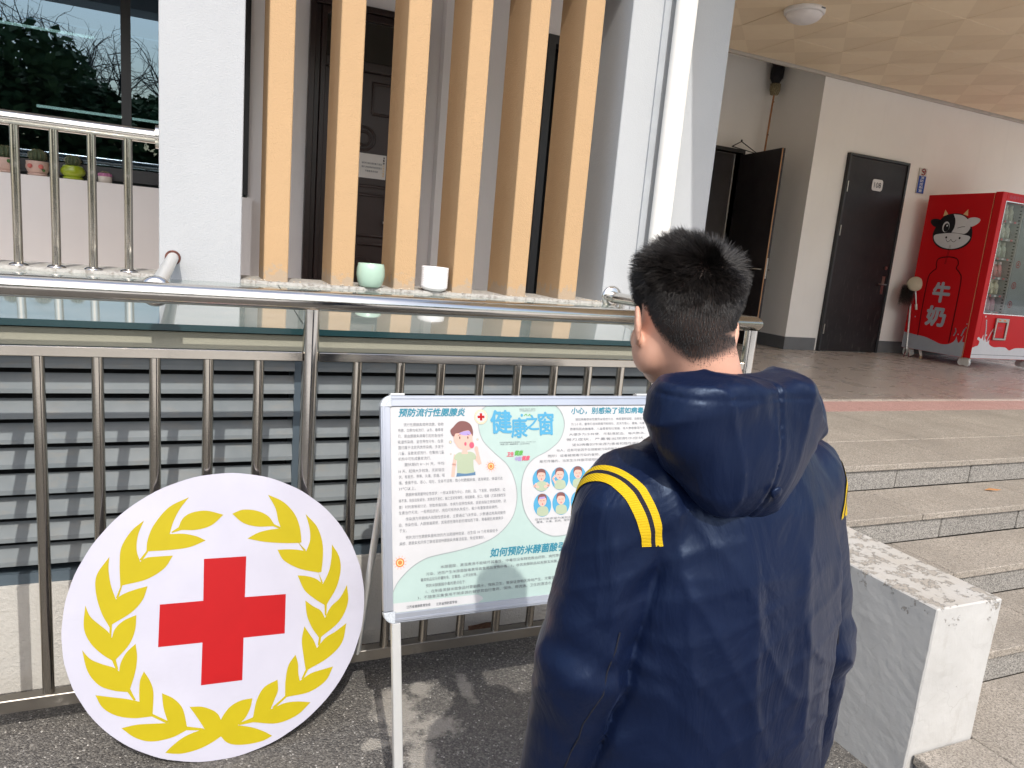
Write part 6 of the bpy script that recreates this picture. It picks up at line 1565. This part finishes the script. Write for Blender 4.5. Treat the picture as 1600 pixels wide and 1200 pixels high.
def jacket_sdf(P):
    zs = [0.60, 0.70, 0.85, 1.00, 1.10, 1.18, 1.24, 1.29, 1.33]
    d = column_(P, zs, [0.020, 0.018, 0.012, 0.004, 0, 0, 0, 0, 0], [0, 0, -0.004, -0.008, -0.012, -0.012, -0.010, -0.008, -0.006],
                [0.215, 0.232, 0.220, 0.206, 0.192, 0.165, 0.122, 0.085, 0.070], [0.142, 0.155, 0.152, 0.145, 0.136, 0.118, 0.095, 0.076, 0.066])
    d = smin(d, capsule(P, (-0.140, -0.005, 1.185), (0.140, -0.005, 1.185), 0.070, 0.070), 0.03)
    aL, aR = arm_sdf(P, ARML), arm_sdf(P, ARMR)
    kk = np.clip((P[2]-1.08)/0.10, 0, 1)*0.020+0.005
    low = np.clip((1.15-P[2])/0.06, 0, 1)
    for q_ in (aL, aR): d = d+0.0055*low*np.exp(-((q_-d)/0.010)**2)
    d = smin(smin(d, aL, kk), aR, kk)
    # bunched elbow creases and gathered cloth below the armholes
    for J, s_ in ((ARML, -1), (ARMR, 1)):
        e = J[1]; q = np.sqrt((P[0]-e[0])**2+(P[1]-e[1])**2+(P[2]-e[2])**2)
        d = d+0.0030*np.sin((P[2]-e[2])*95+P[0]*30+3*n2(P[0]*12, P[1]*12, P[2]*12))*np.exp(-(q/0.10)**2)
        a = (J[0][0]*0.98, -0.06, 1.07); q = np.sqrt((P[0]-a[0])**2+(P[1]-a[1])**2+(P[2]-a[2])**2)
        d = d+0.0028*np.sin((P[0]*s_*1.2+P[2])*80+4*n3(P[0]*9, P[1]*9, P[2]*9))*np.exp(-(q/0.07)**2)
    d = d-folds(P)
    d = smax(d, (0.615-P[2]), 0.01)
    # cut the cuffs and the neck opening
    d = smax(d, P[2]-1.325, 0.004)
    return d
Vj, Fj = surface_nets(jacket_sdf, (-0.36, -0.22, 0.60), (0.37, 0.20, 1.335), 0.0052)
Vj = relax(Vj, Fj, 1)
jacket = fast_mesh('jacket', Vj, Fj, M_NAVY, boy)
# knitted cuffs
M_KNIT = NT('navy_rib_knit'); M_KNIT.base((0.012, 0.012, 0.045)).set(Roughness=0.9)
M_KNIT.bump(M_KNIT.n('ShaderNodeTexWave').outputs['Fac'], 0.5, 0.003); M_KNIT = M_KNIT.m
for w_ in (WL, WR):
    MB().tube([Vector(w_)+Vector((0, 0, 0.01)), Vector(w_)+Vector((0, 0, -0.05)), Vector(w_)+Vector((0, 0.002, -0.062))], 0.034, 24, False, 0.029).build('cuff', M_KNIT, boy)
# purple knitted collar lining round the neck
M_COLL = NT('dark_purple_lining'); M_COLL.base((0.030, 0.016, 0.060)).set(Roughness=0.85); M_COLL = M_COLL.m
# --- hood hanging on the back
def sellip(P, c, r, p=3.0, rot=None):
    Q = [P[i]-c[i] for i in range(3)]
    if rot is not None:
        M_ = np.array(Euler(rot).to_matrix().transposed())
        Q = [M_[i][0]*Q[0]+M_[i][1]*Q[1]+M_[i][2]*Q[2] for i in range(3)]
    k = ((np.abs(Q[0])/r[0])**p+(np.abs(Q[1])/r[1])**p+(np.abs(Q[2])/r[2])**p)**(1/p)
    return (k-1)*min(r)
HX = -0.085
def hood_sdf(P):
    Pw = P
    x, y, z = P[0]-HX, P[1]-0.008, P[2]-0.022
    P = (x, y, z)
    w1 = n1(x*7+2, y*7, z*6); w2 = n2(x*11+4, y*11, z*9)
    d = sellip(P, (0.006, -0.104, 1.286), (0.130, 0.054, 0.086), 2.4, (0.06, 0.02, 0))
    d = smin(d, ellip(P, (0.020, -0.120, 1.218), (0.080, 0.040, 0.070), (0.22, 0, 0)), 0.040)
    d = smin(d, capsule(P, (-0.070, -0.075, 1.285), (-0.016, 0.018, 1.286), 0.046, 0.032), 0.045)
    d = smin(d, capsule(P, (0.110, -0.070, 1.300), (0.118, 0.018, 1.290), 0.034, 0.024), 0.040)
    for s_ in (-1, 1):
        d = smin(d, capsule(P, (0.053+s_*0.068, 0.018, 1.288), (0.050+s_*0.030, 0.082, 1.235), 0.026, 0.016), 0.03)
    # flat drawn top edge with a raised corner at the right
    top = z-(1.345+0.012*np.clip((x-0.06)/0.07, 0, 1)-0.010*np.clip((-x-0.05)/0.08, 0, 1)+0.0025*w1)
    d = smax(d, top, 0.012)
    d = smax(d, -ellip(Pw, (-0.040, 0.014, 1.40), (0.062, 0.064, 0.130)), 0.012)
    sm = x-0.014-0.003*np.sin(z*26); seam = np.abs(sm)
    d = d+0.0024*np.exp(-(seam/0.0020)**2)-0.0010*np.exp(-((seam-0.006)/0.004)**2)
    hem = np.abs(z-1.322-0.004*w1)
    d = d+0.0012*np.exp(-(hem/0.0018)**2)
    side = np.clip(seam/0.05, 0.2, 1)
    sg = np.sign(sm)
    f = ridge((z*0.9+sg*x*0.8)*27+2.2*w1, 1.8)*np.clip(0.5+w2, 0, 1)
    g = ridge((z*0.3-sg*x*1.0)*36+2.5*w2+1, 2.6)*np.clip(0.2+w1, 0, 1)
    gath = ridge(z*260+w1*2, 1.5)*np.exp(-(seam/0.010)**2)
    big = ridge((z*0.75+sg*x*0.75)*19+1.6*w1+0.6, 1.2)*side
    d = d-0.0090*big-0.0055*f*side-0.0030*g*side-0.0009*gath+0.0045
    # pulled-in corner under the right peak
    d = d+0.010*np.exp(-(((x-0.118)/0.012)**2+((z-1.318)/0.020)**2))
    return d
Vo, Fo = surface_nets(hood_sdf, (-0.26, -0.20, 1.13), (0.11, 0.14, 1.41), 0.0029)
Vo = relax(Vo, Fo, 2)
hood = fast_mesh('hood', Vo, Fo, M_NAVY, boy)
cl_ = MB()
ringp = []
for j in range(25):
    a = 2*math.pi*j/24
    ringp.append((-0.020+0.062*math.cos(a), 0.000+0.064*math.sin(a), 1.330+0.022*math.sin(a+math.pi)))
MB().tube(ringp, 0.013, 10, False).build('collar_lining', M_COLL, boy)
sb = MB().lathe([(0, 0.0035), (0.008, 0.003), (0.0105, 0.0), (0.0105, -0.004)], (0, 0, 0), 24).build('snap_button', M_NAVY, boy)
sb.location = (HX+0.018, -0.158, 1.228); sb.rotation_euler = (math.radians(104), 0, 0); sb.scale = (0.8, 0.8, 0.5)
# --- yellow and navy stripes along the armholes
def knit(name, col):
    m = NT(name)
    wv = m.n('ShaderNodeTexWave'); wv.inputs['Scale'].default_value = 150; wv.bands_direction = 'Z'; m.l(m.scaled(1, 1, 1), wv.inputs['Vector'])
    m.base(m.mix(m.ramp(wv.outputs['Fac'], [(0.2, 0.0), (0.6, 1.0)]), tuple(c*0.85 for c in col), col)).set(Roughness=0.75, Specular_IOR_Level=0.3)
    m.bump(wv.outputs['Fac'], 0.4, 0.0015)
    return m.m
M_YEL = knit('yellow_rib_knit', (0.58, 0.385, 0.003)); M_DNAVY = knit('dark_rib_knit', (0.008, 0.008, 0.020))
def arm_strip(name, side, n, d0, d1, mat, lift):
    """band of the jacket surface between two parallel planes across the shoulder"""
    n = Vector(n).normalized()
    cxs = Vj[Fj].mean(1)
    dd = cxs @ np.array(n)
    keep = (dd > d0-0.012) & (dd < d1+0.012) & (cxs[:, 2] > 1.14) & (cxs[:, 0]*side > 0.05)
    f = Fj[keep]; used, inv_ = np.unique(f, return_inverse=True)
    v = Vj[used]; f = inv_.reshape(f.shape)
    bm = bmesh.new()
    bv = [bm.verts.new(tuple(p)) for p in v]
    for q in f:
        try: bm.faces.new([bv[i] for i in q])
        except ValueError: pass
    bm.normal_update()
    for q in bm.verts: q.co += q.normal*lift
    for pd, sg in ((d0, -1), (d1, 1)):
        g_ = list(bm.verts)+list(bm.edges)+list(bm.faces)
        bmesh.ops.bisect_plane(bm, geom=g_, plane_co=n*pd, plane_no=n*sg, clear_outer=True, dist=1e-5)
    me = bpy.data.meshes.new(name); bm.to_mesh(me); bm.free(); me.materials.append(mat)
    me.polygons.foreach_set('use_smooth', [True]*len(me.polygons))
    return link(bpy.data.objects.new(name, me), boy)
STR = ((-0.099, -0.090), (-0.090, -0.0845), (-0.0845, -0.073))
for s_ in (-1, 1):
    nn = (s_*0.935, -0.25, -0.25)
    k0 = 0.0
    for (a, b), nm, mt in zip(STR, ('shoulder_stripe', 'stripe_gap', 'shoulder_stripe'), (M_YEL, M_DNAVY, M_YEL)):
        arm_strip(nm, s_, nn, a, b, mt, 0.0016)
# drawstring toggle, seam and snap
tg = MB().tube([(-0.070, 0.085, 1.262), (-0.072, 0.090, 1.288)], 0.0085, 14).build('cord_toggle', I_BLACK, boy)
MB().tube([(-0.066, 0.070, 1.268), (-0.078, 0.092, 1.292), (-0.060, 0.100, 1.275), (-0.070, 0.085, 1.25)], 0.0018, 6).build('cord', I_BLACK, tg)
# --- seams: thin raised threads following the cloth
def drape(pts, lift=0.0008):
    from mathutils.kdtree import KDTree
    out = []
    for p in pts:
        i = int(np.argmin(((Vj-np.array(p))**2).sum(1)))
        out.append(Vector(Vj[i])+(Vector(Vj[i])-Vector((0, 0, Vj[i][2]))).normalized()*lift)
    return out
M_THREAD = plain('seam_thread', (0.002, 0.003, 0.010), 0.8)
for s_ in (-1, 1):
    x0 = 0.185 if s_ > 0 else 0.225
    MB().tube(drape([(s_*(x0+0.006*k-0.004), -0.075+0.002*k, 1.02-0.030*k) for k in range(11)]), 0.0011, 5, False).build('sleeve_seam', M_THREAD, boy)
# --- trousers and shoes
def legs_sdf(P):
    d = column_(P, [0.62, 0.78, 0.80], [0]*3, [0]*3, [0.155, 0.150, 0.140], [0.110, 0.110, 0.1])
    for s_ in (-1, 1):
        d = smin(d, capsule(P, (s_*0.075, 0, 0.70), (s_*0.085, 0.01, 0.42), 0.082, 0.068), 0.03)
        d = smin(d, capsule(P, (s_*0.085, 0.01, 0.42), (s_*0.090, -0.005, 0.06), 0.066, 0.060), 0.03)
    return smax(d-folds(P, 1.0), 0.045-P[2], 0.01)
Vl, Fl = surface_nets(legs_sdf, (-0.19, -0.14, 0.03), (0.19, 0.14, 0.82), 0.0075)
fast_mesh('trousers', Vl, Fl, nylon('dark_trousers', (0.012, 0.014, 0.025), 0.6), boy)
M_SHOE = plain('white_trainer', (0.60, 0.60, 0.60), 0.5); M_SOLE = plain('shoe_sole', (0.30, 0.30, 0.30), 0.7)
for s_ in (-1, 1):
    def shoe(P): return smax(smin(ellip(P, (s_*0.09, 0.05, 0.035), (0.045, 0.115, 0.040)), ellip(P, (s_*0.09, -0.03, 0.060), (0.042, 0.055, 0.050)), 0.03), 0.018-P[2], 0.004)
    Vs, Fs = surface_nets(shoe, (s_*0.09-0.07, -0.12, 0.0), (s_*0.09+0.07, 0.19, 0.13), 0.006)
    so = fast_mesh('shoe', Vs, Fs, M_SHOE, boy)
    out_ = [(s_*0.09+0.050*math.cos(a)*(1 if math.sin(a) > 0 else 0.9), 0.038+0.130*math.sin(a)) for a in np.linspace(0, 6.283, 28)[:-1]]
    MB().prism(out_, lambda u, v, w: (u, v, w), 0.022).build('sole', M_SOLE, so)

# ================================================================== trees across the yard (seen mirrored in the window and the steel)
M_LEAF = NT('evergreen_leaf'); M_LEAF.base(M_LEAF.ramp(M_LEAF.noise(0.9, 5), [(0.3, (0.035, 0.06, 0.020)), (0.7, (0.075, 0.115, 0.040))])).set(Roughness=0.85, Specular_IOR_Level=0.1); M_LEAF = M_LEAF.m
M_BARK = plain('grey_bark', (0.08, 0.065, 0.05), 0.9, 0, 0.3, 8)
def crown_mesh(seed, h, w, n):
    rg = np.random.default_rng(seed)
    cl = [(rg.normal(0, w*0.33), rg.normal(0, w*0.30), h*(0.32+0.62*rg.random()), w*(0.16+0.16*rg.random())) for _ in range(26)]
    c = np.array(cl); idx = rg.integers(0, len(cl), n)
    d = rg.normal(size=(n, 3)); d /= np.linalg.norm(d, axis=1)[:, None]
    rr = c[idx, 3]*(0.55+0.5*rg.random(n))
    P_ = c[idx, :3]+d*rr[:, None]*np.array([1, 1, 0.8])
    t = rg.normal(size=(n, 3)); t /= np.linalg.norm(t, axis=1)[:, None]
    b = np.cross(d, t); b /= np.linalg.norm(b, axis=1)[:, None]
    s = (0.07+0.08*rg.random(n))[:, None]
    V_ = np.stack([P_-t*s*1.6, P_+b*s, P_+t*s*1.6, P_-b*s], 1).reshape(-1, 3)
    F_ = np.arange(4*n).reshape(n, 4)
    return V_, F_
tl = ['dense evergreen tree at the left end of the row across the yard', 'tall dark evergreen tree across the yard left of the middle', 'broad evergreen tree in the middle of the row across the yard', 'lower evergreen tree across the yard right of the middle', 'rounded evergreen tree near the right end of the row across the yard', 'evergreen tree at the far right end of the row across the yard', 'evergreen tree behind the gap in the row across the yard']
protos = []
for i, (x, y, h, w) in enumerate(((-15, -16, 6.4, 5.5), (-9.6, -17, 6.8, 5.2), (-5.2, -16.5, 5.9, 5.0), (-1.2, -17.2, 5.0, 4.6), (3.2, -16, 4.6, 4.4), (9.5, -17, 5.6, 5.6), (15.5, -17.5, 6.2, 5.4))):
    t = empty('evergreen_tree', (x, y, 0), i*1.3); tag(t, tl[i], 'tree', 'evergreen trees across the yard')
    if i < 3:
        V_, F_ = crown_mesh(20+i, 6.3, 5.2, 13000)
        cr = mesh_object('crown', V_, F_, M_LEAF, t)
        tr_ = MB().tube([(0, 0, 0), (0.1, 0.05, 1.6), (0.0, 0.1, 3.2), (0.2, 0.0, 4.8)], 0.22, 10, True, 0.06).tube([(0.05, 0.05, 1.5), (0.9, 0.3, 3.0)], 0.09, 8, True, 0.03).tube([(0.05, 0.05, 1.8), (-0.9, -0.4, 3.3)], 0.09, 8, True, 0.03).build('trunk', M_BARK, t)
        protos.append((cr, tr_))
    else:
        for q in protos[i % 3]:
            c = q.copy(); link(c); c.parent = t
    t.scale = (w/5.2, w/5.2, 0.80*h/6.3)
for i, (x, y, h) in enumerate(((-8.3, -19.5, 6.4), (-5.4, -20, 6.8), (-3.0, -19.2, 6.0), (-0.6, -19.8, 6.1))):
    t = empty('bare_willow', (x, y, 0), 0); rg = np.random.default_rng(60+i)
    tag(t, ('bare willow behind the left trees across the yard', 'tallest bare willow behind the trees across the yard', 'bare willow with drooping twigs behind the middle trees', 'bare willow behind the right trees across the yard')[i], 'tree', 'bare willows across the yard')
    MB().tube([(0, 0, 0), (0.1, 0, h*0.35), (0, 0.1, h*0.55)], 0.20, 8, True, 0.10).build('trunk', M_BARK, t)
    mb = MB()
    def grow(p, d, L, r, lv_):
        q = [p]
        for s in range(4):
            d = (d+Vector(rg.normal(0, 0.13, 3))+Vector((0, 0, -0.10 if lv_ > 1 else 0.05))).normalized(); q.append(q[-1]+d*L/4)
        mb.tube(q, r, 4, False, r*0.45)
        if lv_ < 3:
            for k in range(5 if lv_ else 4):
                b = q[1+k % 4]; dd = (d*0.7+Vector(rg.normal(0, 0.55, 3))+Vector((0, 0, 0.25))).normalized()
                grow(b, dd, L*0.68, r*0.5, lv_+1)
    for k in range(5):
        a = 6.283*k/5; grow(Vector((0, 0.1, h*0.5)), Vector((0.5*math.cos(a), 0.5*math.sin(a), 1)).normalized(), h*0.3, 0.06, 0)
    mb.build('branches', M_BARK, t, normals=False)

# grit and paint flakes lying on the asphalt
mb = MB()
for k in range(420):
    x = rng.uniform(-0.9, 2.0); y = rng.uniform(1.2, 2.43) if k % 3 else 2.2+rng.random()*0.24
    s = 0.0012+0.0035*rng.random()**3
    p = [(x+s*a*(0.5+rng.random()), y+s*b*(0.5+rng.random()), s*(c+0.5)*0.8) for a, b, c in ((1, 0, 0), (-1, 0, 0), (0, 1, 0), (0, -1, 0), (0, 0, 1), (0, 0, -1))]
    mb.add(p, [(0, 2, 4), (2, 1, 4), (1, 3, 4), (3, 0, 4), (2, 0, 5), (1, 2, 5), (3, 1, 5), (0, 3, 5)])
gr = mb.build('grit', plain('pale_grit', (0.45, 0.43, 0.40), 0.9, 0, 0.4, 200), normals=False); tag(gr, 'pale grit and paint flakes scattered on the asphalt', kind='stuff')
M_DLF = plain('brown_dead_leaf', (0.13, 0.07, 0.045), 0.85, 0, 0.3, 60)
for k, (x, y, s, lab) in enumerate(((0.30, 2.40, 0.030, 'crumpled brown leaf against the base wall left of the notice board'), (0.56, 2.40, 0.035, 'crumpled brown leaf against the base wall behind the board leg'), (1.05, 2.42, 0.050, 'large dead leaf leaning on the base wall below the notice board'))):
    vv = []; rg = np.random.default_rng(k)
    for i in range(5):
        for j in range(4):
            a = (i/4-0.5)*2; b = (j/3-0.5)*2*(1-abs(a)**2*0.8)
            vv.append((s*a*1.3, -s*0.4*abs(b)+rg.normal(0, s*0.08), s*0.5*(b+1)+rg.normal(0, s*0.08)+0.004))
    ff = [(i*4+j, (i+1)*4+j, (i+1)*4+j+1, i*4+j+1) for i in range(4) for j in range(3)]
    o = mesh_object('dead_leaf', vv, ff, M_DLF); o.location = (x, y, 0.001); tag(o, lab, 'leaf', 'dead leaves by the base wall')

# label check
for o in scene.objects:
    if o.parent is None and o.type in ('MESH', 'EMPTY') and not o.get('label') and o.get('kind') is None:
        print('UNLABELLED', o.name)
